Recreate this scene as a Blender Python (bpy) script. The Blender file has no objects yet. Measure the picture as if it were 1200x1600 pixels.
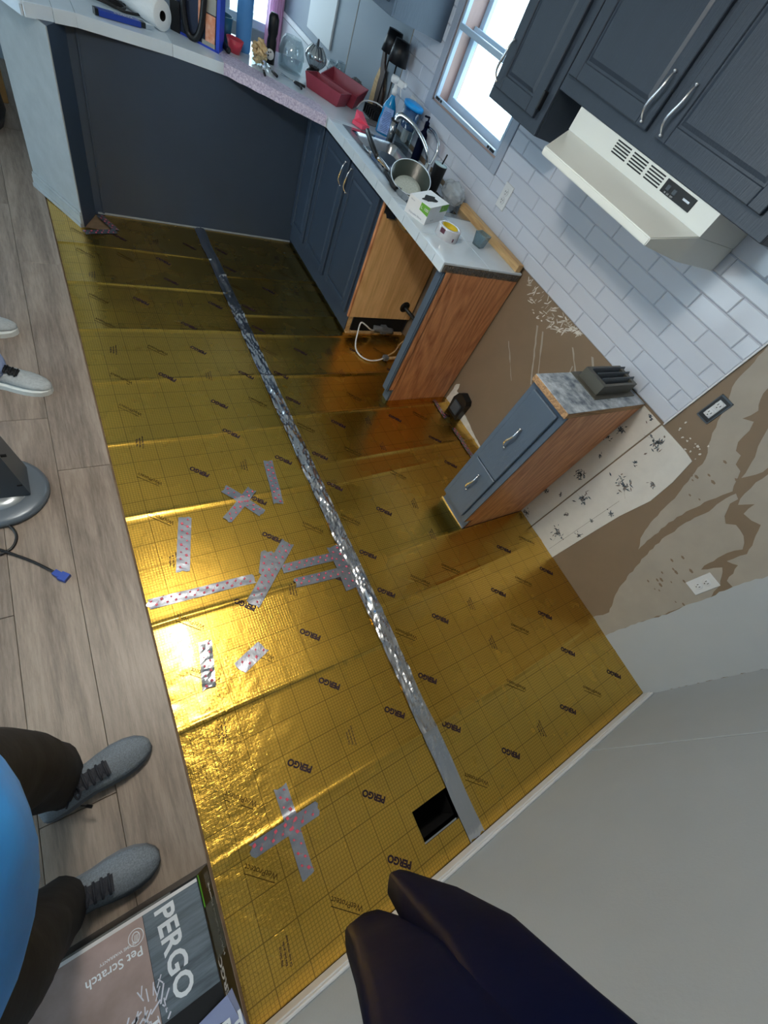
import bpy, bmesh, math, random
from mathutils import Vector, Matrix, noise as mnoise
random.seed(7)
S = bpy.context.scene
C = S.collection
PI = math.pi

# ------------------------------------------------------------------ camera, world, light, exposure
cam_d = bpy.data.cameras.new('camera'); cam = bpy.data.objects.new('camera', cam_d); C.objects.link(cam)
cam_d.sensor_fit = 'HORIZONTAL'; cam_d.sensor_width = 36.0
cam_d.lens = 36.0 * 643.29 / 1200.0; cam_d.clip_start = 0.02
CAM_ROWS = ((0.82665945, 0.20232687, -0.52506952), (-0.43213672, 0.82592184, -0.36209249), (0.36040534, 0.52622900, 0.77018896))
cam.matrix_world = Matrix([list(CAM_ROWS[0]) + [0.0], list(CAM_ROWS[1]) + [0.0], list(CAM_ROWS[2]) + [1.70], [0, 0, 0, 1]])
S.camera = cam
S.view_settings.view_transform = 'Standard'; S.view_settings.look = 'None'
S.view_settings.gamma = 1.0; S.view_settings.use_curve_mapping = False
S.view_settings.exposure = 0.5
S.cycles.use_denoising = True
S.cycles.max_bounces = 8; S.cycles.sample_clamp_indirect = 6.0

def lin(c):
    return tuple(((v / 255.0) / 12.92 if v / 255.0 <= 0.04045 else ((v / 255.0 + 0.055) / 1.055) ** 2.4) for v in c)

W = bpy.data.worlds.new('sky'); S.world = W; W.use_nodes = True
bg = W.node_tree.nodes['Background']; bg.inputs[0].default_value = (0.70, 0.87, 1.0, 1); bg.inputs[1].default_value = 4.6

def portal(loc, rot, sx, sy):
    l = bpy.data.lights.new('window_portal', 'AREA'); l.shape = 'RECTANGLE'; l.size = sx; l.size_y = sy
    o = bpy.data.objects.new('window_portal', l); C.objects.link(o); o.location = loc; o.rotation_euler = rot
    l.cycles.is_portal = True
portal((2.40, 2.53, 1.63), (0, PI / 2, 0), 0.95, 0.8)
portal((1.63, 5.62, 1.35), (-PI / 2, 0, 0), 0.85, 1.35)
portal((-1.8, 5.62, 1.55), (-PI / 2, 0, 0), 1.6, 1.1)  # portal for the unseen added window
portal((-3.75, 1.9, 1.15), (0, -PI / 2, 0), 2.1, 2.6)

# ------------------------------------------------------------------ helpers
def thing(name, label, cat, loc=(0, 0, 0), rotz=0.0, group=None):
    o = bpy.data.objects.new(name, None); C.objects.link(o); o.empty_display_size = 0.05
    o.location = loc; o.rotation_euler = (0, 0, rotz); o['label'] = label; o['category'] = cat
    if group: o['group'] = group
    return o

def struct(name):
    o = bpy.data.objects.new(name, None); C.objects.link(o); o['kind'] = 'structure'; return o

class MB:
    def __init__(s): s.v = []; s.f = []; s.sm = []
    def add(s, v, f, sm=False):
        n = len(s.v); s.v += [tuple(p) for p in v]; s.f += [tuple(i + n for i in q) for q in f]; s.sm += [sm] * len(f); return s
    def box(s, x0, x1, y0, y1, z0, z1, bv=0.0):
        if x0 > x1: x0, x1 = x1, x0
        if y0 > y1: y0, y1 = y1, y0
        if z0 > z1: z0, z1 = z1, z0
        if bv <= 0:
            v = [(x, y, z) for z in (z0, z1) for y in (y0, y1) for x in (x0, x1)]
            return s.add(v, [(0, 2, 3, 1), (4, 5, 7, 6), (0, 1, 5, 4), (2, 6, 7, 3), (0, 4, 6, 2), (1, 3, 7, 5)])
        bm = bmesh.new(); bmesh.ops.create_cube(bm, size=1.0)
        for q in bm.verts: q.co = Vector(((x0 + x1) / 2 + q.co.x * (x1 - x0), (y0 + y1) / 2 + q.co.y * (y1 - y0), (z0 + z1) / 2 + q.co.z * (z1 - z0)))
        bmesh.ops.bevel(bm, geom=bm.edges[:], offset=min(bv, 0.45 * min(x1 - x0, y1 - y0, z1 - z0)), segments=1 if bv < .004 else 2, affect='EDGES')
        bm.verts.index_update()
        s.add([q.co[:] for q in bm.verts], [[q.index for q in f.verts] for f in bm.faces]); bm.free(); return s
    def obox(s, p0, p1, w, h, up=(0, 0, 1)):
        p0 = Vector(p0); p1 = Vector(p1); d = (p1 - p0).normalized(); u = Vector(up); sd = d.cross(u).normalized(); u = sd.cross(d).normalized()
        v = [p + sd * (a * w / 2) + u * (b * h / 2) for p in (p0, p1) for a, b in ((-1, -1), (1, -1), (1, 1), (-1, 1))]
        return s.add(v, [(0, 3, 2, 1), (4, 5, 6, 7), (0, 1, 5, 4), (1, 2, 6, 5), (2, 3, 7, 6), (3, 0, 4, 7)])
    def prism(s, poly, z0, z1, axis='z'):
        a = sum(poly[i][0] * poly[(i + 1) % len(poly)][1] - poly[(i + 1) % len(poly)][0] * poly[i][1] for i in range(len(poly)))
        if a < 0: poly = poly[::-1]
        m = {'z': lambda p, t: (p[0], p[1], t), 'x': lambda p, t: (t, p[0], p[1]), 'y': lambda p, t: (p[0], t, p[1])}[axis]
        n = len(poly); v = [m(p, z0) for p in poly] + [m(p, z1) for p in poly]
        f = [tuple(range(n))[::-1], tuple(range(n, 2 * n))] + [(i, (i + 1) % n, n + (i + 1) % n, n + i) for i in range(n)]
        return s.add(v, f)
    def lathe(s, prof, c=(0, 0, 0), n=32, axis=(0, 0, 1), sm=True, sx=1.0, sy=1.0, cap=True):
        ax = Vector(axis).normalized(); q = Vector((0, 0, 1)).rotation_difference(ax); c = Vector(c)
        v = []; f = []
        for r, z in prof:
            for k in range(n):
                a = 2 * PI * k / n; v.append(c + q @ Vector((r * math.cos(a) * sx, r * math.sin(a) * sy, z)))
        for j in range(len(prof) - 1):
            for k in range(n): f.append((j * n + k, j * n + (k + 1) % n, (j + 1) * n + (k + 1) % n, (j + 1) * n + k))
        if cap and prof[0][0] > 1e-5: f.append(tuple(range(n))[::-1])
        if cap and prof[-1][0] > 1e-5: f.append(tuple((len(prof) - 1) * n + k for k in range(n)))
        return s.add(v, f, sm)
    def tube(s, pts, r, n=10, smooth=3, cap=True):
        P = [Vector(p) for p in pts]
        R = list(r) if isinstance(r, (list, tuple)) else [r] * len(P)
        if smooth > 1 and len(P) > 2:
            Q = []; RR = []
            for i in range(len(P) - 1):
                a = P[max(i - 1, 0)]; b = P[i]; c = P[i + 1]; d = P[min(i + 2, len(P) - 1)]
                for k in range(smooth):
                    t = k / smooth
                    Q.append(0.5 * ((2 * b) + (c - a) * t + (2 * a - 5 * b + 4 * c - d) * t * t + (3 * b - a - 3 * c + d) * t ** 3)); RR.append(R[i] * (1 - t) + R[i + 1] * t)
            Q.append(P[-1]); RR.append(R[-1]); P = Q; R = RR
        v = []; f = []; T0 = (P[1] - P[0]).normalized(); u = T0.orthogonal().normalized()
        for i, p in enumerate(P):
            T = (P[min(i + 1, len(P) - 1)] - P[max(i - 1, 0)]).normalized(); u = (u - T * u.dot(T)).normalized(); w = T.cross(u)
            for k in range(n):
                a = 2 * PI * k / n; v.append(p + (u * math.cos(a) + w * math.sin(a)) * R[i])
        for i in range(len(P) - 1):
            for k in range(n): f.append((i * n + k, i * n + (k + 1) % n, (i + 1) * n + (k + 1) % n, (i + 1) * n + k))
        if cap: f.append(tuple(range(n))[::-1]); f.append(tuple((len(P) - 1) * n + k for k in range(n)))
        return s.add(v, f, True)
    def loft(s, rings, cap=True, sm=True):
        n = len(rings[0]); v = [p for r in rings for p in r]; f = []
        for i in range(len(rings) - 1):
            for k in range(n): f.append((i * n + k, i * n + (k + 1) % n, (i + 1) * n + (k + 1) % n, (i + 1) * n + k))
        if cap: f.append(tuple(range(n))[::-1]); f.append(tuple((len(rings) - 1) * n + k for k in range(n)))
        return s.add(v, f, sm)
    def build(s, name, m, parent=None, kind=None, label=None, local=False):
        me = bpy.data.meshes.new(name); off = Vector((0, 0, 0))
        if parent is not None and not local:
            off = Vector(parent.location)
            if parent.parent is not None: off = off + Vector(parent.parent.location)
        me.from_pydata([tuple(Vector(p) - off) for p in s.v], [], s.f)
        me.polygons.foreach_set('use_smooth', s.sm); me.materials.append(m); me.update()
        o = bpy.data.objects.new(name, me); C.objects.link(o)
        if parent is not None: o.parent = parent
        if kind: o['kind'] = kind
        if label: o['label'] = label
        return o

def tag(o, label, cat, group=None):
    o['label'] = label; o['category'] = cat
    if group: o['group'] = group
    return o

def recenter(o):           # put a one-mesh thing's origin at its own base
    me = o.data; xs = [v.co for v in me.vertices]
    c = Vector((sum(v.x for v in xs) / len(xs), sum(v.y for v in xs) / len(xs), min(v.z for v in xs)))
    me.transform(Matrix.Translation(-c)); o.location = c; return o

def one(name, mb, m, label, cat, group=None):
    return recenter(tag(mb.build(name, m), label, cat, group))

_txt = {}
def text_raw(body, size, bold=0.0):
    k = (body, size, bold)
    if k not in _txt:
        cu = bpy.data.curves.new('t', 'FONT'); cu.body = body; cu.size = size; cu.align_x = 'CENTER'; cu.align_y = 'CENTER'; cu.offset = bold; cu.resolution_u = 3
        o = bpy.data.objects.new('t', cu); C.objects.link(o); dg = bpy.context.evaluated_depsgraph_get()
        me = o.evaluated_get(dg).to_mesh(); _txt[k] = ([v.co.copy() for v in me.vertices], [tuple(p.vertices) for p in me.polygons])
        o.evaluated_get(dg).to_mesh_clear(); bpy.data.objects.remove(o); bpy.data.curves.remove(cu)
    return _txt[k]

def text_on(mb, body, size, origin, right, up, bold=0.0, hfun=None, lift=0.0006):
    v, f = text_raw(body, size, bold); o = Vector(origin); r = Vector(right).normalized(); u = Vector(up).normalized(); n = r.cross(u).normalized()
    P = [o + r * p.x + u * p.y + n * lift for p in v]
    if hfun: P = [Vector((p.x, p.y, hfun(p.x, p.y) + lift)) for p in P]
    mb.add(P, f)

# ------------------------------------------------------------------ materials
def mat(name, col, rough=0.5, metal=0.0, var=0.0, vscale=20.0, bump=0.0, bscale=60.0, stretch=(1, 1, 1), spec=0.5, alpha=1.0, trans=0.0, emit=None, estr=0.0, coat=0.0, col2=None, randc=0.0, ior=1.45):
    m = bpy.data.materials.new(name); m.use_nodes = True; nt = m.node_tree; b = nt.nodes['Principled BSDF']
    L = nt.links.new; N = nt.nodes.new
    c = lin(col) + (1,); b.inputs['Base Color'].default_value = c; b.inputs['Roughness'].default_value = rough; b.inputs['Metallic'].default_value = metal
    b.inputs['Specular IOR Level'].default_value = spec; b.inputs['Alpha'].default_value = alpha; b.inputs['Transmission Weight'].default_value = trans
    b.inputs['Coat Weight'].default_value = coat; b.inputs['IOR'].default_value = ior
    if emit: b.inputs['Emission Color'].default_value = lin(emit) + (1,); b.inputs['Emission Strength'].default_value = estr
    tc = N('ShaderNodeTexCoord'); mp = N('ShaderNodeMapping'); mp.inputs['Scale'].default_value = stretch; L(tc.outputs['Object'], mp.inputs[0])
    last = None
    if var > 0 or col2:
        n = N('ShaderNodeTexNoise'); n.inputs['Scale'].default_value = vscale; n.inputs['Detail'].default_value = 5; n.inputs['Roughness'].default_value = .6; L(mp.outputs[0], n.inputs[0])
        r = N('ShaderNodeValToRGB'); r.color_ramp.elements[0].position = .3; r.color_ramp.elements[1].position = .7
        if col2: a_, b_ = lin(col2), lin(col)
        else: a_, b_ = tuple(x * (1 - var) for x in lin(col)), tuple(min(1, x * (1 + var)) for x in lin(col))
        r.color_ramp.elements[0].color = a_ + (1,); r.color_ramp.elements[1].color = b_ + (1,)
        L(n.outputs[0], r.inputs[0]); last = r.outputs[0]
    if randc > 0:
        oi = N('ShaderNodeObjectInfo'); mr = N('ShaderNodeMapRange'); mr.inputs[3].default_value = 1 - randc; mr.inputs[4].default_value = 1 + randc; L(oi.outputs['Random'], mr.inputs[0])
        hv = N('ShaderNodeHueSaturation'); L(mr.outputs[0], hv.inputs['Value'])
        if last: L(last, hv.inputs['Color'])
        else: hv.inputs['Color'].default_value = c
        last = hv.outputs[0]
    if last: L(last, b.inputs['Base Color'])
    if bump > 0:
        n2 = N('ShaderNodeTexNoise'); n2.inputs['Scale'].default_value = bscale; n2.inputs['Detail'].default_value = 4; L(mp.outputs[0], n2.inputs[0])
        bp = N('ShaderNodeBump'); bp.inputs['Strength'].default_value = bump; bp.inputs['Distance'].default_value = .01; L(n2.outputs[0], bp.inputs['Height']); L(bp.outputs[0], b.inputs['Normal'])
    return m

def woodmat(name, dark, light, axis='y', scale=3.0, rough=0.5, rings=10.0, randc=0.0, contrast=1.0, gscale=1.0, st_=.09):
    m = bpy.data.materials.new(name); m.use_nodes = True; nt = m.node_tree; b = nt.nodes['Principled BSDF']; L = nt.links.new; N = nt.nodes.new
    tc = N('ShaderNodeTexCoord'); mp = N('ShaderNodeMapping'); st = {'x': (st_, 1, 1), 'y': (1, st_, 1), 'z': (1, 1, st_)}[axis]; mp.inputs['Scale'].default_value = st
    oi = N('ShaderNodeObjectInfo'); ad = N('ShaderNodeVectorMath'); ad.operation = 'ADD'; mu = N('ShaderNodeVectorMath'); mu.operation = 'SCALE'; mu.inputs['Scale'].default_value = 0
    if randc > 0:
        cb = N('ShaderNodeCombineXYZ'); L(oi.outputs['Random'], cb.inputs[0]); L(oi.outputs['Random'], cb.inputs[1]); L(cb.outputs[0], mu.inputs[0]); mu.inputs['Scale'].default_value = 37.0
        L(tc.outputs['Object'], ad.inputs[0]); L(mu.outputs[0], ad.inputs[1]); L(ad.outputs[0], mp.inputs[0])
    else: L(tc.outputs['Object'], mp.inputs[0])
    n1 = N('ShaderNodeTexNoise'); n1.inputs['Scale'].default_value = scale * 2.2; n1.inputs['Detail'].default_value = 2; n1.inputs['Distortion'].default_value = .6; L(mp.outputs[0], n1.inputs[0])
    w = N('ShaderNodeMath'); w.operation = 'MULTIPLY'; w.inputs[1].default_value = rings; L(n1.outputs[0], w.inputs[0])
    fr = N('ShaderNodeMath'); fr.operation = 'PINGPONG'; fr.inputs[1].default_value = 0.5; L(w.outputs[0], fr.inputs[0])
    n2 = N('ShaderNodeTexNoise'); n2.inputs['Scale'].default_value = scale * 22 * gscale; n2.inputs['Detail'].default_value = 6; n2.inputs['Roughness'].default_value = .7; L(mp.outputs[0], n2.inputs[0])
    mx = N('ShaderNodeMath'); mx.operation = 'MULTIPLY_ADD'; L(fr.outputs[0], mx.inputs[0]); mx.inputs[1].default_value = .7; 
    m2 = N('ShaderNodeMath'); m2.operation = 'MULTIPLY_ADD'; L(n2.outputs[0], m2.inputs[0]); m2.inputs[1].default_value = 1.1 * contrast; m2.inputs[2].default_value = -.25 * contrast; L(m2.outputs[0], mx.inputs[2])
    r = N('ShaderNodeValToRGB'); r.color_ramp.elements[0].position = .12; r.color_ramp.elements[1].position = .72
    r.color_ramp.elements[0].color = lin(dark) + (1,); r.color_ramp.elements[1].color = lin(light) + (1,); L(mx.outputs[0], r.inputs[0]); last = r.outputs[0]
    if randc > 0:
        mr = N('ShaderNodeMapRange'); mr.inputs[3].default_value = 1 - randc; mr.inputs[4].default_value = 1 + randc; L(oi.outputs['Random'], mr.inputs[0])
        hv = N('ShaderNodeHueSaturation'); L(mr.outputs[0], hv.inputs['Value']); L(last, hv.inputs['Color']); last = hv.outputs[0]
    L(last, b.inputs['Base Color']); b.inputs['Roughness'].default_value = rough
    bp = N('ShaderNodeBump'); bp.inputs['Strength'].default_value = .15; bp.inputs['Distance'].default_value = .004; L(mx.outputs[0], bp.inputs['Height']); L(bp.outputs[0], b.inputs['Normal'])
    return m

def foilmat():
    m = bpy.data.materials.new('gold_foil'); m.use_nodes = True; nt = m.node_tree; b = nt.nodes['Principled BSDF']; L = nt.links.new; N = nt.nodes.new
    tc = N('ShaderNodeTexCoord'); sp = N('ShaderNodeSeparateXYZ'); L(tc.outputs['Object'], sp.inputs[0])
    def grid(step, width, ofx, ofy):
        outs = []
        for ax, of in ((0, ofx), (1, ofy)):
            a = N('ShaderNodeMath'); a.operation = 'ADD'; a.inputs[1].default_value = 50 * step + of; L(sp.outputs[ax], a.inputs[0])
            q = N('ShaderNodeMath'); q.operation = 'PINGPONG'; q.inputs[1].default_value = step / 2; L(a.outputs[0], q.inputs[0])
            g = N('ShaderNodeMapRange'); g.inputs[1].default_value = width * .5; g.inputs[2].default_value = width; g.inputs[3].default_value = 1; g.inputs[4].default_value = 0; L(q.outputs[0], g.inputs[0]); outs.append(g.outputs[0])
        k = N('ShaderNodeMath'); k.operation = 'MAXIMUM'; L(outs[0], k.inputs[0]); L(outs[1], k.inputs[1]); return k.outputs[0]
    fine = grid(.01042, .0013, 0, 0); coarse = grid(.1042, .0019, .02, .03)
    def noise(scale, det=3, rough=.5, dist=0):
        n = N('ShaderNodeTexNoise'); n.inputs['Scale'].default_value = scale; n.inputs['Detail'].default_value = det; n.inputs['Roughness'].default_value = rough; n.inputs['Distortion'].default_value = dist; L(tc.outputs['Object'], n.inputs[0]); return n.outputs[0]
    a = N('ShaderNodeMath'); a.operation = 'MULTIPLY'; a.inputs[1].default_value = .38; L(fine, a.inputs[0])
    c = N('ShaderNodeMath'); c.operation = 'MULTIPLY'; c.inputs[1].default_value = .62; L(coarse, c.inputs[0])
    mk = N('ShaderNodeMath'); mk.operation = 'MAXIMUM'; L(a.outputs[0], mk.inputs[0]); L(c.outputs[0], mk.inputs[1])
    base = N('ShaderNodeMix'); base.data_type = 'RGBA'; base.inputs[6].default_value = lin((222, 178, 72)) + (1,); base.inputs[7].default_value = lin((60, 42, 8)) + (1,); L(mk.outputs[0], base.inputs[0])
    L(base.outputs[2], b.inputs['Base Color']); b.inputs['Metallic'].default_value = 1.0; b.inputs['Coat Weight'].default_value = .55; b.inputs['Coat Roughness'].default_value = .16; b.inputs['Coat IOR'].default_value = 1.5
    rr = N('ShaderNodeMapRange'); rr.inputs[3].default_value = .22; rr.inputs[4].default_value = .32; L(noise(5), rr.inputs[0]); L(rr.outputs[0], b.inputs['Roughness'])
    # relief: embossed grid, soft dents, crumpled corner
    geo = noise(38, 3, .55, .4); lo = noise(9, 2)
    def ramp(axis, a0, a1):
        r = N('ShaderNodeMapRange'); r.interpolation_type = 'SMOOTHSTEP'; r.inputs[1].default_value = a0; r.inputs[2].default_value = a1; L(sp.outputs[axis], r.inputs[0]); return r.outputs[0]
    def mul(x, y):
        k = N('ShaderNodeMath'); k.operation = 'MULTIPLY'; L(x, k.inputs[0])
        if isinstance(y, float): k.inputs[1].default_value = y
        else: L(y, k.inputs[1])
        return k.outputs[0]
    def add(x, y):
        k = N('ShaderNodeMath'); k.operation = 'ADD'; L(x, k.inputs[0]); L(y, k.inputs[1]); return k.outputs[0]
    crump = mul(ramp(0, .42, .10), ramp(1, .62, .30))
    h = add(add(mul(fine, -.00010), mul(geo, .00035)), add(mul(lo, .0007), mul(mul(noise(60, 3, .6, .8), crump), .0020)))
    bp = N('ShaderNodeBump'); bp.inputs['Strength'].default_value = 1.0; bp.inputs['Distance'].default_value = 1.0; L(h, bp.inputs['Height']); L(bp.outputs[0], b.inputs['Normal'])
    return m

M = {}
M['gold'] = foilmat()
M['ink'] = mat('black_ink', (38, 12, 26), .5)
M['ink2'] = mat('grey_ink', (82, 60, 12), .4, .6)
M['silver'] = mat('silver_foil', (200, 203, 210), .20, 1.0, bump=.04, bscale=40)
M['tape'] = mat('silver_tape', (182, 186, 198), .27, .95, bump=.10, bscale=30)
M['red'] = mat('red_print', (208, 84, 104), .5)
M['paint'] = mat('slate_paint', (78, 94, 112), .42, var=.07, vscale=9, bump=.10, bscale=90, stretch=(1, 1, .3))
M['oakpaint'] = mat('slate_painted_oak', (50, 60, 73), .40, var=.04, vscale=14, bump=.13, bscale=70, stretch=(4, 4, .22))
M['panel'] = mat('dark_slate_paint', (54, 69, 88), .45, var=.05, vscale=6)
M['greypanel'] = mat('grey_wall_panel', (158, 166, 170), .5, var=.08, vscale=12)
M['oak'] = woodmat('oak_laminate', (164, 100, 62), (222, 160, 114), 'z', 1.9, .42, 15, gscale=1.6, contrast=.9, st_=.17)
M['ply'] = woodmat('raw_plywood', (204, 160, 104), (238, 198, 142), 'z', 4.0, .6, 5)
M['rawx'] = woodmat('raw_pine', (168, 130, 86), (214, 182, 132), 'y', 5.0, .6, 5)
M['rawdark'] = woodmat('raw_board_edge', (110, 84, 60), (190, 150, 108), 'x', 8.0, .7, 8)
M['plank'] = woodmat('grey_oak_plank', (100, 89, 80), (148, 135, 123), 'y', 3.0, .42, 4, randc=.05, contrast=1.0, gscale=1.8)
M['tile'] = mat('white_glazed_tile', (202, 208, 220), .13, var=.02, vscale=2, randc=.02)
M['grout'] = mat('white_grout', (182, 188, 198), .8)
M['ctile'] = mat('white_counter_tile', (210, 224, 236), .10, var=.05, vscale=5, randc=.02)
M['core'] = mat('chipboard_core', (126, 110, 92), .8, var=.5, vscale=120)
M['brown'] = mat('brown_wall_paint', (128, 110, 90), .62, var=.06, vscale=5)
M['mud'] = mat('grey_plaster', (164, 157, 146), .75, var=.07, vscale=7)
M['bluepaint'] = mat('pale_grey_paint', (178, 184, 188), .6, var=.02, vscale=5, bump=.05, bscale=120)
M['nearwall'] = mat('near_wall_paint', (168, 176, 182), .6, var=.03, vscale=3, bump=.06, bscale=140)
M['plasterw'] = mat('white_plaster', (212, 208, 200), .8, var=.12, vscale=30)
M['white'] = mat('white_paint', (216, 218, 220), .4, var=.03, vscale=8)
M['whitew'] = mat('white_wall_panel', (132, 146, 158), .5, var=.02, vscale=3)
M['ceiling'] = mat('ceiling_paint', (226, 226, 222), .8, var=.02, vscale=6)
M['hood'] = mat('cream_enamel', (224, 228, 224), .28, var=.02, vscale=3)
M['black'] = mat('black_plastic', (20, 21, 24), .4)
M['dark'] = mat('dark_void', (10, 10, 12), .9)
M['chrome'] = mat('chrome', (228, 230, 232), .07, 1.0)
M['pewter'] = mat('brushed_nickel', (226, 228, 232), .24, .9)
M['steel'] = mat('stainless_steel', (176, 180, 184), .24, 1.0, bump=.05, bscale=40)
def panemat():
    m = bpy.data.materials.new('window_glass'); m.use_nodes = True; nt = m.node_tree; nt.nodes.remove(nt.nodes['Principled BSDF']); out = nt.nodes['Material Output']
    t = nt.nodes.new('ShaderNodeBsdfTransparent'); t.inputs[0].default_value = (.95, .98, .98, 1); g = nt.nodes.new('ShaderNodeBsdfGlossy'); g.inputs['Roughness'].default_value = .02
    mx = nt.nodes.new('ShaderNodeMixShader'); mx.inputs[0].default_value = .06
    nt.links.new(t.outputs[0], mx.inputs[1]); nt.links.new(g.outputs[0], mx.inputs[2]); nt.links.new(mx.outputs[0], out.inputs[0]); return m
M['pane'] = panemat()
M['glass'] = panemat(); M['glass'].name = 'clear_glass'; M['glass'].node_tree.nodes['Mix Shader'].inputs[0].default_value = .10; M['glass'].node_tree.nodes['Transparent BSDF'].inputs[0].default_value = (.86, .90, .91, 1)
M['vinyl'] = mat('white_vinyl', (176, 200, 222), .35)
M['reveal'] = mat('pinkish_raw_wood', (176, 150, 144), .6, var=.2, vscale=8, stretch=(1, 1, .3))
M['navy'] = mat('navy_nylon', (4, 10, 36), .55, spec=.08, var=.15, vscale=5, bump=.1, bscale=12)
M['blue'] = mat('blue_fleece', (52, 158, 250), .55, var=.14, vscale=7, bump=.4, bscale=6)
M['pants'] = mat('black_denim', (13, 14, 18), .8, var=.2, vscale=30, bump=.4, bscale=9)
M['jeans'] = mat('light_blue_denim', (150, 170, 214), .8, var=.2, vscale=25)
M['skin'] = mat('skin', (206, 158, 132), .5)
M['hair'] = mat('brown_hair', (58, 42, 32), .7, var=.2, vscale=60)
M['mesh_grey'] = mat('grey_knit', (112, 122, 132), .75, var=.3, vscale=260, bump=.2, bscale=260)
M['mesh_dark'] = mat('charcoal_knit', (84, 90, 94), .75, var=.3, vscale=260, bump=.2, bscale=260)
M['lace'] = mat('dark_laces', (34, 38, 48), .7)
M['sole'] = mat('grey_rubber', (92, 96, 102), .6)
M['wsole'] = mat('white_rubber', (214, 220, 218), .5)
M['wknit'] = mat('pale_grey_knit', (164, 172, 176), .7, var=.15, vscale=120)
M['fan'] = mat('grey_satin_plastic', (96, 106, 116), .32, .2)
M['fan2'] = mat('charcoal_plastic', (72, 80, 88), .38, .1)

# ------------------------------------------------------------------ the setting
XW = 2.10; YN = -0.61
# floor: sub-floor with the vent hole, and planks
floor = struct('floor')
sub = MB()
HX0, HX1, HY0, HY1 = .650, .832, -.510, -.404
for x0, x1, y0, y1 in ((-3.6, HX0, YN, 5.4), (HX1, XW, YN, 5.4), (HX0, HX1, YN, HY0), (HX0, HX1, HY1, 5.4)): sub.box(x0, x1, y0, y1, -.06, -.006)
sub.build('subfloor', mat('subfloor_board', (120, 100, 78), .8, var=.2), floor)
rnd = random.Random(3)
pw = .185
row = 0; x = -.001
ends = {0: [-.30, 1.33, 2.75], 1: [.10, 1.62, 3.3], 2: [.75, 2.2], 3: [-.1, 1.45, 3.1]}
while x > -3.6:
    xs = max(x - pw, -3.6); L_ = ends.get(row)
    if not L_:
        y = YN + rnd.uniform(.2, 1.4); L_ = []
        while y < 5.3: L_.append(y); y += 1.6
    cuts = [YN] + [q for q in L_ if q > YN] + [5.4]
    q = []
    for a, b_ in zip(cuts[:-1], cuts[1:]):
        while b_ - a > 1.9: q.append((a, a + 1.5)); a += 1.5
        q.append((a, b_))
    for a, b_ in q:
        o = MB().box(xs + .0006, x - .0006, a + .0008, b_ - .0008, -.006, .006, .0012).build('plank', M['plank'], floor)
    x -= pw; row += 1

# range wall with the kitchen window opening
wr = struct('wall_right')
WY0, WY1, WZ0, WZ1 = 2.17, 2.895, 1.195, 2.06
b = MB()
for y0, y1, z0, z1 in ((YN, 3.32, -.006, WZ0), (YN, 3.32, WZ1, 2.4), (YN, WY0, WZ0, WZ1), (WY1, 3.32, WZ0, WZ1)): b.box(XW, XW + .16, y0, y1, z0, z1)
b.build('drywall', M['brown'], wr)
MB().box(XW, XW + .16, 3.32, 5.4, -.006, 2.4).build('dining_wall', M['whitew'], wr)
for y in (4.08,): MB().box(XW - .002, XW, y - .004, y + .004, .9, 2.4).build('panel_seam', M['mud'], wr)
MB().box(XW - .02, XW, 3.99, 5.39, .87, .905, .004).build('chair_rail', M['white'], wr)
MB().box(XW - .012, XW, 3.35, 5.39, 0.0, .865).build('wainscot', mat('wainscot_paint', (206, 212, 216), .5), wr)

def jag(poly, amp, seg=.02, seed=0):
    r = random.Random(seed); out = []
    for i, p in enumerate(poly):
        q = poly[(i + 1) % len(poly)]; d = math.hypot(q[0] - p[0], q[1] - p[1]); n = max(1, int(d / seg)); nx, ny = -(q[1] - p[1]) / max(d, 1e-6), (q[0] - p[0]) / max(d, 1e-6)
        for k in range(n):
            t = k / n; a = 0 if k == 0 else r.uniform(-amp, amp); out.append((p[0] + (q[0] - p[0]) * t + nx * a, p[1] + (q[1] - p[1]) * t + ny * a))
    return out
def patch(name, poly, m, thick, amp=.004, seed=0, xw=XW, parent=None, seg=.02):
    pl = jag(poly, amp, seg, seed); mb = MB(); mb.prism(pl, xw - thick, xw + .0005, 'x'); o = mb.build(name, m, parent or wr)
    bm = bmesh.new(); bm.from_mesh(o.data); bmesh.ops.triangulate(bm, faces=[f for f in bm.faces if len(f.verts) > 4], ngon_method='EAR_CLIP'); bm.to_mesh(o.data); bm.free(); return o
P1 = [(0.041, 0.471), (0.082, 0.516), (0.121, 0.605), (0.146, 0.698), (0.166, 0.782), (0.2, 0.873), (0.23, 0.962), (0.267, 0.999), (0.302, 1.045), (0.34, 1.11), (0.413, 1.221), (0.447, 1.362), (0.452, 1.6), (.452, 2.0), (.40, 2.0), (0.369, 1.489), (0.321, 1.273), (0.303, 1.234), (0.273, 1.205), (0.282, 1.152), (0.248, 1.17), (0.229, 1.14), (0.216, 1.087), (0.192, 1.061), (0.167, 1.062), (0.148, 1.028), (0.117, 1.024), (0.064, 0.954), (0.071, 0.917), (0.079, 0.865), (0.083, 0.785), (0.081, 0.671), (0.059, 0.557)]
P2 = [(-0.171, 0.114), (-0.119, 0.187), (-0.08, 0.255), (-0.022, 0.415), (0.022, 0.554), (0.044, 0.712), (0.039, 0.835), (0.051, 0.898), (0.05, 0.958), (0.027, 0.95), (0.027, 0.917), (-0.006, 0.87), (-0.035, 0.853), (-0.057, 0.88), (-0.108, 0.874), (-0.153, 0.837), (-0.141, 0.781), (-0.148, 0.696), (-0.16, 0.651), (-0.174, 0.698), (-0.186, 0.728), (-0.249, 0.672), (-0.284, 0.596), (-0.276, 0.42), (-0.272, 0.182), (-.275, .0), (-.16, .0)]
P3 = [(0.33, 1.75), (0.30, 1.50), (0.199, 1.186), (0.162, 1.124), (0.124, 1.073), (0.092, 1.01), (0.076, 1.055), (0.076, 1.098), (0.076, 1.286), (.10, 1.6), (.12, 1.75)]
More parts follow.
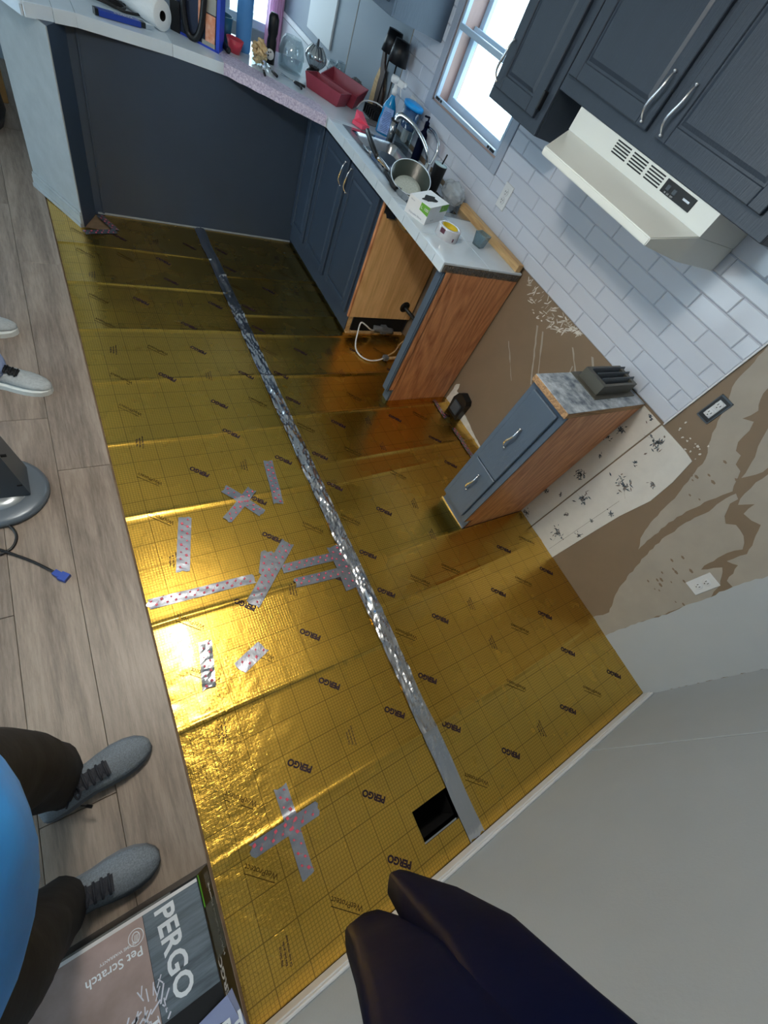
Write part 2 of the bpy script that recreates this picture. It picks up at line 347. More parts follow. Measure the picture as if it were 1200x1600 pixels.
P4 = [(0.057, 1.273), (0.055, 1.083), (0.051, 1.036), (0.034, 0.981), (0.008, 0.936), (-0.019, 0.982), (-0.032, 0.929), (-0.068, 0.934), (-0.098, 0.948), (-0.14, 0.891), (-0.176, 0.838), (-0.17, 0.759), (-0.202, 0.783), (-0.242, 0.707), (-0.283, 0.711), (-0.285, 0.837), (-0.288, 1.025), (-.28, 1.9), (.08, 1.9)]
P5 = [(-0.275, 0.0), (-0.269, 0.183), (-0.281, 0.339), (-0.276, 0.472), (-0.278, 0.588), (-0.272, 0.714), (-0.281, 0.843), (-0.285, 1.014), (-.28, 2.38), (YN, 2.38), (YN, 0.0)]
for i, (pl, mm, th) in enumerate(((P1, 'mud', .0011), (P2, 'mud', .0012), (P3, 'mud', .0010), (P4, 'mud', .0011), (P5, 'bluepaint', .0016))): patch('plaster_patch' if i < 4 else 'painted_patch', pl, M[mm], th, .004, i)
sm = [(1.516, 0.906), (1.454, 0.909), (1.375, 0.924), (1.267, 0.928), (1.129, 0.919), (1.068, 0.892), (1.122, 0.863), (1.193, 0.856), (1.257, 0.821), (1.329, 0.809), (1.393, 0.817), (1.418, 0.868)]
smr = random.Random(8)
M['plasterm'] = mat('thin_plaster', (176, 166, 152), .8, var=.1, vscale=30)
for k in range(120):
    t = smr.random() ** .8; cy = 1.53 - .46 * t; dep = .10 * math.sin(PI * min(1, t * 1.1)) ** .7 + .012; cz = .931 - dep * smr.random(); w = smr.uniform(.006, .024); hh = smr.uniform(.0012, .0042); a = smr.gauss(-.75, .55)
    pl = [(cy + w * math.cos(q) * math.cos(a) - hh * math.sin(q) * math.sin(a), min(.936, cz + w * math.cos(q) * math.sin(a) + hh * math.sin(q) * math.cos(a))) for q in (0, .7, 1.7, 2.6, 3.4, 4.2, 5.3)]
    patch('plaster_smear', pl, M['plasterw' if smr.random() < .6 else 'plasterm'], .0006 + .0006 * smr.random(), .002, k, seg=.009)
for k, (p, q, w) in enumerate((((1.30, .80), (1.10, .56), .012), ((1.25, .80), (1.08, .60), .009), ((1.40, .62), (1.22, .48), .006), ((.98, .80), (.86, .45), .006), ((1.05, .86), (.84, .72), .008), ((.93, .90), (.80, .80), .012))):
    patch('plaster_streak', [(p[0], p[1]), (p[0] + w, p[1] - w * .4), (q[0] + w * .5, q[1]), (q[0], q[1] + w * .3)], M['mud'], .0007, .003, 60 + k, seg=.03)
patch('plaster_corner', [(1.558, 0.002), (1.552, 0.147), (1.529, 0.169), (1.518, 0.114), (1.461, 0.128), (1.47, 0.083), (1.472, 0.002)], M['plasterw'], .002, .005, 3)
patch('plaster_corner', [(1.358, 0.0), (1.355, 0.058), (1.207, 0.032), (1.086, 0.014), (.82, .012), (.82, 0.0)], M['plasterw'], .002, .003, 4)
for k in range(16):
    cy, cz = .24 + .17 * smr.random(), .93 + .10 * smr.random(); r_ = smr.uniform(.002, .006)
    patch('plaster_fleck', [(cy + r_ * math.cos(q) * smr.uniform(.4, 1.9), cz + r_ * math.sin(q) * smr.uniform(.5, 1.6)) for q in (0, .9, 1.7, 2.4, 3.6, 4.9)], M['plasterw'], .0022, .001, k, seg=.01)
for k in range(26):
    cy, cz = smr.choice([(-.14, .50), (-.16, .45), (-.22, .50), (-.12, .60), (.16, .92), (.13, .96), (.15, .88)]); cy += smr.uniform(-.05, .05); cz += smr.uniform(-.06, .06); r_ = smr.uniform(.003, .008)
    patch('brown_fleck', [(cy + r_ * math.cos(q) * 1.6, cz + r_ * math.sin(q) * .8) for q in (0, 1.2, 2.4, 3.6, 4.9)], M['brown'], .0018, .001, 90 + k, seg=.01)

# wall tiles (each one a piece)
TP, TC, TZ, TY = .2455, .0690, .9385, .455
tile_cache = {}
def tile_mesh(w, h):
    k = (round(w, 4), round(h, 4))
    if k not in tile_cache:
        mb = MB(); bv = .0045; g = .0006; t = .007
        y0, y1, z0, z1 = g, w - g, g, h - g
        v = [(0, y0, z0), (0, y1, z0), (0, y1, z1), (0, y0, z1), (-t * .45, y0, z0), (-t * .45, y1, z0), (-t * .45, y1, z1), (-t * .45, y0, z1), (-t, y0 + bv, z0 + bv), (-t, y1 - bv, z0 + bv), (-t, y1 - bv, z1 - bv), (-t, y0 + bv, z1 - bv)]
        f = [(8, 11, 10, 9)] + [(a, a + 4, (a + 1) % 4 + 4, (a + 1) % 4) for a in range(4)] + [(a + 4, a + 8, (a + 1) % 4 + 8, (a + 1) % 4 + 4) for a in range(4)]
        mb.add(v, f); me = bpy.data.meshes.new('tile'); me.from_pydata(mb.v, [], mb.f); me.materials.append(M['tile']); bm = bmesh.new(); bm.from_mesh(me); bmesh.ops.recalc_face_normals(bm, faces=bm.faces[:]); bm.to_mesh(me); bm.free(); tile_cache[k] = me
    return tile_cache[k]
tr = random.Random(5)
MB().box(XW - .0022, XW, TY, 3.30, TZ, WZ0 - .055).box(XW - .0022, XW, TY, WY0 - .06, WZ0 - .055, 2.1).box(XW - .0022, XW, WY1 + .06, 3.30, WZ0 - .055, 1.9).build('grout_bed', M['grout'], wr)
def cut_tile(y0, y1, z0, z1):
    if y1 - y0 < .012 or z1 - z0 < .012: return
    o = bpy.data.objects.new('tile', tile_mesh(y1 - y0, z1 - z0)); C.objects.link(o); o.parent = wr
    o.location = (XW - .002 - tr.uniform(0, .0008), y0, z0); o.rotation_euler = (0, tr.uniform(-.002, .002), tr.uniform(-.0015, .0015))
for r_ in range(11):
    z0 = TZ + r_ * TC; z1 = z0 + TC; off = (.184 if r_ % 2 == 0 else .068)
    ys = [TY]; y = TY + off
    while y < 3.30: ys.append(y); y += TP
    ys.append(3.30)
    for a, c_ in zip(ys[:-1], ys[1:]):
        # keep clear of the window casing
        lo, hi, zb = WY0 - .058, WY1 + .058, WZ0 - .052
        if z1 <= zb or c_ <= lo or a >= hi: segs = [(a, c_, z0, z1)]
        else:
            segs = []
            if a < lo: segs.append((a, lo, z0, z1))
            if c_ > hi: segs.append((hi, c_, z0, z1))
            if z0 < zb: segs.append((max(a, lo), min(c_, hi), z0, zb))
        for s_ in segs:
            if s_[0] > .56 and s_[1] < 1.70 and s_[2] > 1.60: continue
            cut_tile(*s_)
MB().box(XW - .011, XW, TY - .006, TY, TZ - .004, 1.70).build('tile_edge_trim', M['white'], wr)

# near wall, far wall, left wall, ceiling
wn = struct('wall_near')
MB().box(-3.6, XW + .16, YN - .12, YN, -.06, 2.4).build('drywall', M['nearwall'], wn)
for x in (1.512,): MB().box(x - .012, x + .012, YN - .001, YN + .0035, .066, 2.4, .002).build('batten_strip', M['nearwall'], wn)
bbn = struct('baseboard_near')
MB().box(-.02, XW - .012, YN, YN + .013, 0.006, .052, .002).box(-.02, XW - .012, YN, YN + .010, .052, .066, .003).build('board', M['white'], bbn)
wf = struct('wall_far')
FX0, FX1, FZ0, FZ1 = 1.22, 2.03, .72, 2.0
b = MB()
GX0, GX1, GZ0, GZ1 = -2.6, -1.0, 1.0, 2.1  # opening for the window added to light the near wall
for x0, x1, z0, z1 in ((-3.6, GX0, -.06, 2.4), (GX1, FX0, -.06, 2.4), (GX0, GX1, -.06, GZ0), (GX0, GX1, GZ1, 2.4), (FX1, XW + .16, -.06, 2.4), (FX0, FX1, -.06, FZ0), (FX0, FX1, FZ1, 2.4)): b.box(x0, x1, 5.4, 5.54, z0, z1)
b.build('drywall', M['whitew'], wf)
wl = struct('wall_left')
b = MB()
for y0, y1, z0, z1 in ((YN, .6, -.06, 2.4), (3.2, 5.4, -.06, 2.4), (.6, 3.2, -.06, .1), (.6, 3.2, 2.2, 2.4)): b.box(-3.72, -3.6, y0, y1, z0, z1)
b.build('drywall', M['whitew'], wl)
ce = struct('ceiling'); MB().box(-3.72, XW + .16, YN - .12, 5.54, 2.4, 2.5).build('drywall', M['ceiling'], ce)

# kitchen window
w1 = struct('window_1')
b = MB(); cw = .055
b.box(XW - .012, XW, WY0 - cw, WY0, WZ0 - cw, WZ1 + cw, .003).box(XW - .012, XW, WY1, WY1 + cw, WZ0 - cw, WZ1 + cw, .003).box(XW - .012, XW, WY0, WY1, WZ0 - cw, WZ0, .003).box(XW - .012, XW, WY0, WY1, WZ1, WZ1 + cw, .003)
b.build('casing', mat('casing_backlit_shade', (164, 174, 190), .35), w1)  # blue-grey tone puts the backlit shade into the casing colour
b = MB()
b.box(XW, XW + .17, WY0, WY0 + .008, WZ0, WZ1).box(XW, XW + .17, WY1 - .008, WY1, WZ0, WZ1).box(XW, XW + .17, WY0, WY1, WZ0, WZ0 + .008).box(XW, XW + .17, WY0, WY1, WZ1 - .008, WZ1)
b.build('reveal', M['reveal'], w1)
def ring(mb, x0, x1, y0, y1, z0, z1, fw):
    mb.box(x0, x1, y0, y0 + fw, z0, z1, .002).box(x0, x1, y1 - fw, y1, z0, z1, .002).box(x0, x1, y0 + fw, y1 - fw, z0, z0 + fw, .002).box(x0, x1, y0 + fw, y1 - fw, z1 - fw, z1, .002); return mb
b = ring(MB(), XW - .004, XW + .022, WY0 + .009, WY1 - .009, WZ0 + .009, WZ1 - .009, .018); b.box(XW - .008, XW + .024, WY0 + .02, WY1 - .02, 1.502, 1.527, .003); b.build('storm_frame', M['vinyl'], w1)
MB().box(XW - .006, XW + .001, WY1 - .075, WY1 - .03, WZ0 + .012, WZ0 + .024).box(XW - .006, XW + .001, WY1 - .10, WY1 - .082, WZ0 + .012, WZ0 + .024).box(XW - .006, XW + .001, WY0 + .03, WY0 + .075, WZ0 + .012, WZ0 + .024).box(XW - .006, XW + .001, WY0 + .082, WY0 + .10, WZ0 + .012, WZ0 + .024).build('latch', M['black'], w1)
b = ring(MB(), XW + .10, XW + .13, WY0 + .009, WY1 - .009, WZ0 + .009, 1.54, .040); b.build('sash', M['vinyl'], w1)
b = ring(MB(), XW + .132, XW + .16, WY0 + .009, WY1 - .009, 1.50, WZ1 - .009, .040); b.build('sash', M['vinyl'], w1)
MB().box(XW + .113, XW + .117, WY0 + .04, WY1 - .04, WZ0 + .04, 1.51).build('pane', M['pane'], w1)
MB().box(XW + .144, XW + .148, WY0 + .04, WY1 - .04, 1.53, WZ1 - .04).build('pane', M['pane'], w1)
# dining window
w2 = struct('window_2')
b = MB().box(FX0, FX0 + .05, 5.43, 5.50, FZ0, FZ1).box(FX1 - .05, FX1, 5.43, 5.50, FZ0, FZ1).box(FX0, FX1, 5.43, 5.50, FZ0, FZ0 + .05).box(FX0, FX1, 5.43, 5.50, FZ1 - .05, FZ1); b.box(1.60, 1.64, 5.44, 5.49, FZ0, FZ1); b.build('frame', M['vinyl'], w2)
MB().box(FX0 + .03, FX1 - .03, 5.46, 5.464, FZ0 + .03, FZ1 - .03).build('pane', M['pane'], w2)
w3 = struct('window_3')
b = MB()
b.box(-3.7, -3.64, .6, .66, .1, 2.2).box(-3.7, -3.64, 3.14, 3.2, .1, 2.2).box(-3.7, -3.64, 1.86, 1.94, .1, 2.2).box(-3.7, -3.64, .6, 3.2, .1, .16).box(-3.7, -3.64, .6, 3.2, 2.14, 2.2).build('frame', M['vinyl'], w3)
MB().box(-3.676, -3.672, .62, 3.18, .12, 2.18).build('pane', M['pane'], w3)
w4 = struct('added_window')  # unseen window, added to send daylight onto the near wall
b = MB().box(GX0, GX0 + .05, 5.43, 5.50, GZ0, GZ1).box(GX1 - .05, GX1, 5.43, 5.50, GZ0, GZ1).box(GX0, GX1, 5.43, 5.50, GZ0, GZ0 + .05).box(GX0, GX1, 5.43, 5.50, GZ1 - .05, GZ1); b.box(-1.83, -1.77, 5.44, 5.49, GZ0, GZ1); b.build('frame', M['vinyl'], w4)
MB().box(GX0 + .03, GX1 - .03, 5.46, 5.464, GZ0 + .03, GZ1 - .03).build('pane', M['pane'], w4)
# outdoors
og = struct('ground'); MB().box(2.3, 12, -6, 14, -.9, -.6).build('lawn', mat('winter_lawn', (150, 158, 140), .9, var=.1), og)

# ceiling lamp
lt = thing('ceiling_light', 'round white bowl lamp hung close under the ceiling above the gold floor', 'lamp', (LAMPX := .05, LAMPY := 1.05, 2.4))
MB().lathe([(.07, -.02), (.075, 0)], (LAMPX, LAMPY, 2.4)).lathe([(.008, -.16), (.008, -.02)], (LAMPX, LAMPY, 2.4), 12).build('base', M['white'], lt)
MB().lathe([(.001, -.25), (.06, -.245), (.12, -.225), (.155, -.20), (.165, -.18), (.155, -.165), (.10, -.15), (.012, -.145)], (LAMPX, LAMPY, 2.4)).build('diffuser', mat('lamp_diffuser', (250, 248, 242), .4, emit=(255, 246, 232), estr=58.0), lt)

# ------------------------------------------------------------------ gold underlayment
CRL = (-.21, .18, .56, 1.045, 1.44, 1.83, 2.21, 2.60, 2.965); CRR = (-.20, .335, .57, 1.03, 1.16, 1.51, 1.83, 2.205, 2.40, 2.80)
def hgt(x, y):
    right = x > .853; h = 0.0
    for i, c_ in enumerate(CRR if right else CRL):
        c2 = c_ + .008 * math.sin(3 * x + i) + (.02 * (x - 1.4) if right else 0); d = abs(y - c2); amp = (.0040 + .0018 * math.sin(7.1 * i + 2 * x))
        h += amp * math.exp(-(d / .0085) ** 1.4) + .0035 * math.exp(-(d / .07) ** 2) * (1 if (y > c2) else .5)
    n = mnoise.noise(Vector((x * 2.2, y * 2.2, 3.1))) * .0020 + mnoise.noise(Vector((x * 5.5 + 9, y * 5.5, 1.7))) * .0004
    e = min(1, max(0, min((x - .0) / .1, (2.10 - x) / .06, (y + .61) / .06))); w = 0
    if x < .40 and y < .52:   # crumpled corner by the carton
        k = min(1, (.40 - x) / .2) * min(1, (.52 - y) / .2); w = k * (abs(mnoise.noise(Vector((x * 17, y * 17, .3)))) * .0035)
    return .0025 + max(0, h + (n + .0045) * e + w)
def sheet(name, label, x0, x1, y0, y1, step=.0125, hole=None, skip=None):
    def ax(a, c_, extra, st_):
        n = max(1, round((c_ - a) / st_)); L_ = [a + (c_ - a) * i / n for i in range(n + 1)]
        for e in extra:
            if a < e < c_: L_[min(range(len(L_)), key=lambda i: abs(L_[i] - e))] = e
        return L_
    X = ax(x0, x1, (hole[0], hole[1]) if hole else (), .016); Y = ax(y0, y1, (hole[2], hole[3]) if hole else (), .0065)
    mb = MB(); nx = len(X); idx = {}
    def vid(i, j):
        if (i, j) not in idx: idx[(i, j)] = len(mb.v); mb.v.append((X[i], Y[j], hgt(X[i], Y[j])))
        return idx[(i, j)]
    for j in range(len(Y) - 1):
        for i in range(nx - 1):
            cx, cy = (X[i] + X[i + 1]) / 2, (Y[j] + Y[j + 1]) / 2
            if hole and hole[0] < cx < hole[1] and hole[2] < cy < hole[3]: continue
            if skip and skip(cx, cy): continue
            mb.f.append((vid(i, j), vid(i + 1, j), vid(i + 1, j + 1), vid(i, j + 1))); mb.sm.append(True)
    root = thing(name, label, 'underlayment'); o = mb.build('foil_face', M['gold'], root); return root
def inpost(x, y):
    return (y > 3.335 and x > .24) or (y > 3.16 and x > -.03 + (3.55 - y) * .477 and x < .3) or y > 3.97 or (x > 1.585 and y > 2.25)
sA = sheet('foil_underlayment', 'gold foil underlay sheet nearest the viewer, with the floor vent hole', .005, .853, -.596, .648, hole=(HX0, HX1, HY0, HY1))
sB = sheet('foil_underlayment', 'gold foil underlay sheet between taped cross seam and the peninsula', .005, .853, .650, 3.97, skip=inpost)
def inright(x, y):
    return inpost(x, y) or (x > 1.575 and .576 < y < .797) or (x > 1.59 and 1.574 < y < 1.602)
sC = sheet('foil_underlayment', 'gold foil underlay sheet along the range wall and cabinets', .853, 2.098, -.596, 3.34, skip=inright)

# print on the foil
D_R = Vector((-.735, .678, 0)); D_U = Vector((-.678, -.735, 0))
prints = {'L1': (MB(), MB()), 'L2': (MB(), MB()), 'R': (MB(), MB())}
def key(x, y): return 'R' if x > .853 else ('L1' if y < .649 else 'L2')
def clear(x, y, m_=.05):
    if inpost(x, y + .02) or inpost(x + m_, y) or x < .05 or x > 2.05 or abs(x - .853) < .055: return False
    if HX0 - .05 < x < HX1 + .05 and HY0 - .05 < y < HY1 + .05: return False
    if x > 1.53 and (.53 < y < .84 or 1.53 < y < 1.64): return False
    return True
for r_ in range(-1, 19):
    for k in range(-3, 12):
        # right sheet rows start at y=-.445, left rows at y=-.084 with their own slip
        for sd in (0, 1):
            if sd:
                y = -.445 + .2077 * r_; md = r_ % 3
            else:
                y = (-.500 + .2080 * r_) + (.06 if r_ > 5 else 0); md = (r_ + 1) % 3
            x = .130 + .2055 * k
            if (x > .853) != bool(sd): continue
            if md == 0: word = 'P' if k % 2 == 1 else ('T' if k % 4 == 2 else 'W')
            else:
                if k % 2 == 1: word = 'W' if (k + r_) % 4 == 1 else None
                elif sd: word = 'P' if k % 4 == 0 else ('W' if md == 1 else 'T')
                else: word = 'P' if k % 4 == 2 else ('T' if md == 1 else 'W')
            if word is None or not clear(x, y) or y < -.57 or y > 3.25: continue
            kx = key(x, y)
            if word == 'P': text_on(prints[kx][0], 'PERGO', .0285, (x, y, 0), D_R, D_U, .0015, hgt)
            elif word == 'W':
                text_on(prints[kx][1], 'WetProtect', .0225, (x, y, 0), D_R, D_U, .0001, hgt)
                q = Vector((x, y, 0)) - D_U * -.016
                a = q - D_R * .05; c_ = q + D_R * .05; e = D_U * .0012
                prints[kx][1].add([Vector((p.x, p.y, hgt(p.x, p.y) + .0006)) for p in (a - e, a + e, c_ + e, c_ - e)], [(0, 3, 2, 1)])
            else:
                for t in (-1, 0, 1):
                    text_on(prints[kx][0], ('This Side Up', 'Este lado arriba', 'Ce cote vers le haut')[t + 1], .0085, (x + .0115 * t, y, 0), (0.12, 1, 0), (-1, .12, 0), .0002, hgt)
for kx, root in (('L1', sA), ('L2', sB), ('R', sC)):
    a, c_ = prints[kx]
    a.build('printed_words', M['ink'], root, kind='stuff'); c_.build('printed_pale_words', M['ink2'], root, kind='stuff')

# vent duct under the hole
vd = thing('floor_vent_opening', 'black rectangular floor vent opening cut through the gold foil', 'vent', ((HX0 + HX1) / 2, (HY0 + HY1) / 2, -.2))
MB().box(HX0 - .004, HX0, HY0, HY1, -.2, -.001).box(HX1, HX1 + .004, HY0, HY1, -.2, -.001).box(HX0, HX1, HY0 - .004, HY0, -.2, -.001).box(HX0, HX1, HY1, HY1 + .004, -.2, -.001).box(HX0, HX1, HY0, HY1, -.205, -.2).build('duct', M['dark'], vd)
MB().box(HX0 - .01, HX1 - .03, HY0 - .016, HY0 + .006, .002, .0045).build('torn_foil', M['silver'], vd)

# ------------------------------------------------------------------ tapes
def strip(name, p0, p1, w, label, m='tape', crinkle=.0015, lift=.0016, marks=True, seed=0, nw=5, wav=.004, seg=.012, group=None, fold=0.0):
    p0 = Vector((p0[0], p0[1], 0)); p1 = Vector((p1[0], p1[1], 0)); d = (p1 - p0); n = max(4, int(d.length / seg)); dn = d.normalized(); sd = Vector((-dn.y, dn.x, 0)); r = random.Random(seed)
    mb = MB(); V = []
    def pos(t, s):
        p = p0 + d * t + sd * ((s - .5) * w + wav * mnoise.noise(Vector((t * d.length * 5, seed, s * .3))))
        if t in (0, 1): p += dn * r.uniform(-.006, .006)
        cz = (abs(mnoise.noise(Vector((p.x * 46 + p.y * 10, p.y * 7, seed)))) * crinkle * 2.0 + abs(mnoise.noise(Vector((p.x * 30 - p.y * 14, p.y * 13, seed + 5)))) * crinkle * 1.0) if fold else (abs(mnoise.noise(Vector((p.x * 34, p.y * 34, seed)))) * crinkle * 1.2 + abs(mnoise.noise(Vector((p.x * 13, p.y * 60, seed + 5)))) * crinkle)
        if fold: cz *= .25 + .75 * min(1, max(0, (p.y + .45) / .5))
        cz += (.3 + .7 * min(1, max(0, (p.y + .3) / .6)) if fold else 1) * fold * math.exp(-((s - .45 - .2 * mnoise.noise(Vector((t * d.length * 3, seed, 0)))) / .22) ** 2) * (.6 + .8 * mnoise.noise(Vector((t * d.length * 9, 2, seed))))
        return Vector((p.x, p.y, hgt(p.x, p.y) + lift + cz))
    for i in range(n + 1):
        for j in range(nw + 1): V.append(pos(i / n, j / nw))
    F = [(i * (nw + 1) + j, (i + 1) * (nw + 1) + j, (i + 1) * (nw + 1) + j + 1, i * (nw + 1) + j + 1) for i in range(n) for j in range(nw)]
    if sd.cross(dn).z > 0: F = [f[::-1] for f in F]
    mb.add(V, [f[::-1] for f in F], m == 'tape')
    root = thing(name, label, 'tape', (p0 + d * .5)[:], 0, group)
    mb.build('foil_strip', M[m], root)
    if marks:
        k = MB(); L_ = d.length; s_ = .012; row = 0
        while s_ < L_ - .01:
            for c_ in ((.30,) if row % 2 else (.72,)):
                t = s_ / L_; c0 = p0 + d * t + sd * ((c_ - .5) * w); h = hgt(c0.x, c0.y) + lift + crinkle * 1.5 + .0006; g_ = r.uniform(.55, 1.0); a = (dn * .0048 + sd * .002) * g_; e = (sd * .0044 - dn * .001) * g_
                k.add([Vector((q.x, q.y, h)) for q in (c0 - a - e, c0 + a - e, c0 + a + e, c0 - a + e)], [(0, 1, 2, 3)])
                c1 = c0 + a * 1.2 + e * 1.2; k.add([Vector((q.x, q.y, h)) for q in (c1 - e * .3, c1 + a * .25 - e * .3, c1 + a * 1.3 + e * 1.2, c1 + a * 1.05 + e * 1.2)], [(0, 1, 2, 3)])
            s_ += .017 + r.uniform(-.003, .003); row += 1
        k.build('red_marks', M['red'], root, kind='stuff')
    return root
strip('seam_tape', (.851, -.594), (.868, 3.335), .072, 'long crinkled silver foil tape down the middle seam of gold underlay', 'silver', .0045, .002, False, 1, 8, .006, .009, fold=.006)
strip('seam_tape', (.008, .655), (.405, .637), .042, 'silver tape along the cross seam running in from the plank floor', seed=2)
TS = [((.218, .995), (.152, .75), .05, 'lone tape strip left of the small tape cross, near the plank floor'),
      ((.665, 1.231), (.631, .972), .047, 'tall narrow tape strip beside the long crinkled seam tape'),
      ((.413, 1.105), (.540, .938), .046, 'tape strip of the small cross running down toward the right'),
      ((.534, 1.076), (.377, .937), .044, 'tape strip of the small cross running down toward the left'),
      ((.600, .762), (.362, .530), .058, 'wide diagonal tape strip laid over the cross seam tape'),
      ((.500, .742), (.455, .640), .060, 'short tape piece doubled onto the wide diagonal strip'),
      ((.532, .643), (.787, .632), .044, 'upper of two parallel tape strips joining the long seam tape'),
      ((.558, .563), (.775, .548), .045, 'lower of two parallel tape strips joining the long seam tape'),
      ((.800, .681), (.801, .454), .068, 'upright dark tape patch pressed against the long seam tape'),
      ((.159, .450), (.129, .280), .047, 'shiny creased tape strip on the wrinkled gold corner'),
      ((.352, .356), (.245, .308), .055, 'short slanted tape strip right of the shiny creased strip'),
      ((.252, -.113), (.252, -.376), .042, 'upright tape strip of the large cross before the navy cloth'),
      ((.118, -.230), (.346, -.226), .044, 'crosswise tape strip of the large cross before the navy cloth'),
      ((1.967, 1.549), (1.968, 1.372), .030, 'thin red-marked tape piece between oak end panel and range socket'),
      ((1.977, 1.287), (1.975, 1.028), .033, 'thin red-marked tape running from range socket to drawer cabinet'),
      ((.150, 3.10), (.330, 3.155), .045, 'tape strip around the foot of the peninsula end post'),
      ((.262, 3.315), (.330, 3.165), .040, 'short tape strip in the corner behind the end post')]
for i, (a, c_, w, lb) in enumerate(TS): strip('tape_strip', a, c_, w, lb, seed=10 + i, crinkle=.0012 if i != 9 else .004, m='tape' if i != 9 else 'silver', lift=.0018 + .0007 * (i % 5), nw=4, seg=.01)

# ------------------------------------------------------------------ cabinets
def handle(parent, c, axis, L=.125, out=(-1, 0, 0), name='handle'):
    a = Vector(axis).normalized(); o = Vector(out); c = Vector(c); s_ = a.cross(o); mb = MB(); pts = []; R = []
    for k in range(13):
        t = k / 12; u = t * 2 - 1
        pts.append(c + a * (u * L / 2) + o * (.004 + .024 * (1 - u ** 4)) + s_ * (.007 * math.sin(u * PI))); R.append(.0026 + .0036 * (1 - abs(u)) ** .7)
    pts = [c + a * (-L / 2) - o * 0.0] + pts + [c + a * (L / 2) - o * 0.0]; R = [.0042] + R + [.0042]
    mb.tube(pts, R, 8, 2)
    for s2 in (-1, 1): mb.lathe([(.001, -.004), (.0055, -.003), (.0065, 0), (.0055, .003), (.001, .004)], c + a * (s2 * L / 2) + o * .008, 10)
    return mb.build(name, M['pewter'], parent)

def door(parent, x, y0, y1, z0, z1, m, inset=.048, th=.019, name='door', gw=.007):
    # a door facing -x whose routed frame stands around a raised panel
    d = bpy.data.objects.new(name, None)
    mb = MB(); g = .006
    mb.box(x, x + th - .007, y0, y1, z0, z1)
    b_ = .004
    mb.box(x - .0, x + .008, y0, y0 + inset, z0, z1, .0)
    mb = MB(); xf = x; xb = x + th
    mb.box(xf, xb, y0, y0 + inset, z0, z1, .003).box(xf, xb, y1 - inset, y1, z0, z1, .003).box(xf, xb, y0 + inset, y1 - inset, z0, z0 + inset, .003).box(xf, xb, y0 + inset, y1 - inset, z1 - inset, z1, .003)
    mb.box(xf + g, xb, y0 + inset, y1 - inset, z0 + inset, z1 - inset)
    iy0, iy1, iz0, iz1 = y0 + inset + gw, y1 - inset - gw, z0 + inset + gw, z1 - inset - gw
    if iy1 - iy0 > .03:
        k = .012; v = [(xf + g, iy0, iz0), (xf + g, iy1, iz0), (xf + g, iy1, iz1), (xf + g, iy0, iz1), (xf + .0015, iy0 + k, iz0 + k), (xf + .0015, iy1 - k, iz0 + k), (xf + .0015, iy1 - k, iz1 - k), (xf + .0015, iy0 + k, iz1 - k)]
        mb.add(v, [(4, 7, 6, 5), (0, 4, 5, 1), (1, 5, 6, 2), (2, 6, 7, 3), (3, 7, 4, 0)])
    return mb.build(name, m, parent)

# sink base cabinet
sc = thing('sink_cabinet', 'dark slate sink base cabinet with three doors and raw plywood side', 'cabinet', (1.8, 2.8, 0))
MB().box(1.562, 2.085, 2.262, 3.344, .10, .868).box(1.580, 2.085, 2.262, 3.344, .0, .10).build('body', M['panel'], sc)
MB().box(1.556, 1.562, 2.245, 3.344, .03, .868, .001).build('face_frame', M['panel'], sc)
door(sc, 1.537, 3.085, 3.338, .14, .845, M['panel'], .045)
d1 = door(sc, 1.537, 2.695, 3.062, .14, .845, M['panel'], .05); handle(d1, (1.537, 2.722, .76), (0, 0, 1))
d2 = door(sc, 1.537, 2.285, 2.668, .14, .845, M['panel'], .05); handle(d2, (1.537, 2.641, .76), (0, 0, 1))
b = MB(); b.prism([(1.566, .135), (2.085, .135), (2.085, .865), (1.70, .865), (1.69, .765), (1.60, .765), (1.585, .79), (1.566, .79)], 2.245, 2.262, 'y'); b.build('plywood_side', M['ply'], sc, label='raw tan plywood side panel with a notch cut at its top')
MB().box(1.553, 1.566, 2.243, 2.262, .135, .865, .001).build('edge_strip', M['oak'], sc)
MB().box(1.566, 1.60, 2.246, 2.262, .02, .135).box(1.575, 2.07, 2.236, 2.262, .003, .022).build('toe_block', M['rawx'], sc)
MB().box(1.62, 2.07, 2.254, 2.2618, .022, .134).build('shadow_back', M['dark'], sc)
pc = MB(); pc.tube([(1.80, 2.25, .05), (1.86, 2.225, .06), (1.95, 2.22, .05)], .022, 12).box(1.85, 1.90, 2.205, 2.25, .03, .085, .004); pc.build('pipe_fitting', M['sole'], sc)
MB().tube([(2.00, 2.243, .23), (2.02, 2.20, .22), (2.05, 2.16, .2), (2.07, 2.10, .17)], .014, 10).lathe([(.04, -.002), (.04, .001)], (1.995, 2.245, .235), 20, (0, -1, 0)).build('drain_hose', M['black'], sc)

# dishwasher hook-up on the floor of the gap
cb = thing('loose_cable', 'looped white electrical cable on gold foil in the empty dishwasher bay', 'cable', (1.7, 2.0, 0))
MB().tube([(1.80, 2.228, .045), (1.74, 2.20, .075), (1.69, 2.205, .105), (1.655, 2.215, .115), (1.62, 2.17, .09), (1.575, 2.08, .03), (1.575, 2.0, .018), (1.62, 1.95, .017), (1.69, 1.945, .018), (1.745, 1.958, .022)], .0052, 8, 4).build('white_sheath', M['white'], cb)
MB().box(1.745, 1.785, 1.94, 1.975, .012, .045, .004).build('connector', M['sole'], cb)
MB().tube([(1.785, 1.957, .026), (1.83, 1.96, .024), (1.90, 1.97, .02), (1.97, 1.96, .02)], .010, 10).tube([(1.78, 1.965, .04), (1.86, 2.0, .05), (1.93, 2.06, .06), (2.0, 2.1, .07)], .005, 8, 4).build('conduit', M['rawx'], cb)

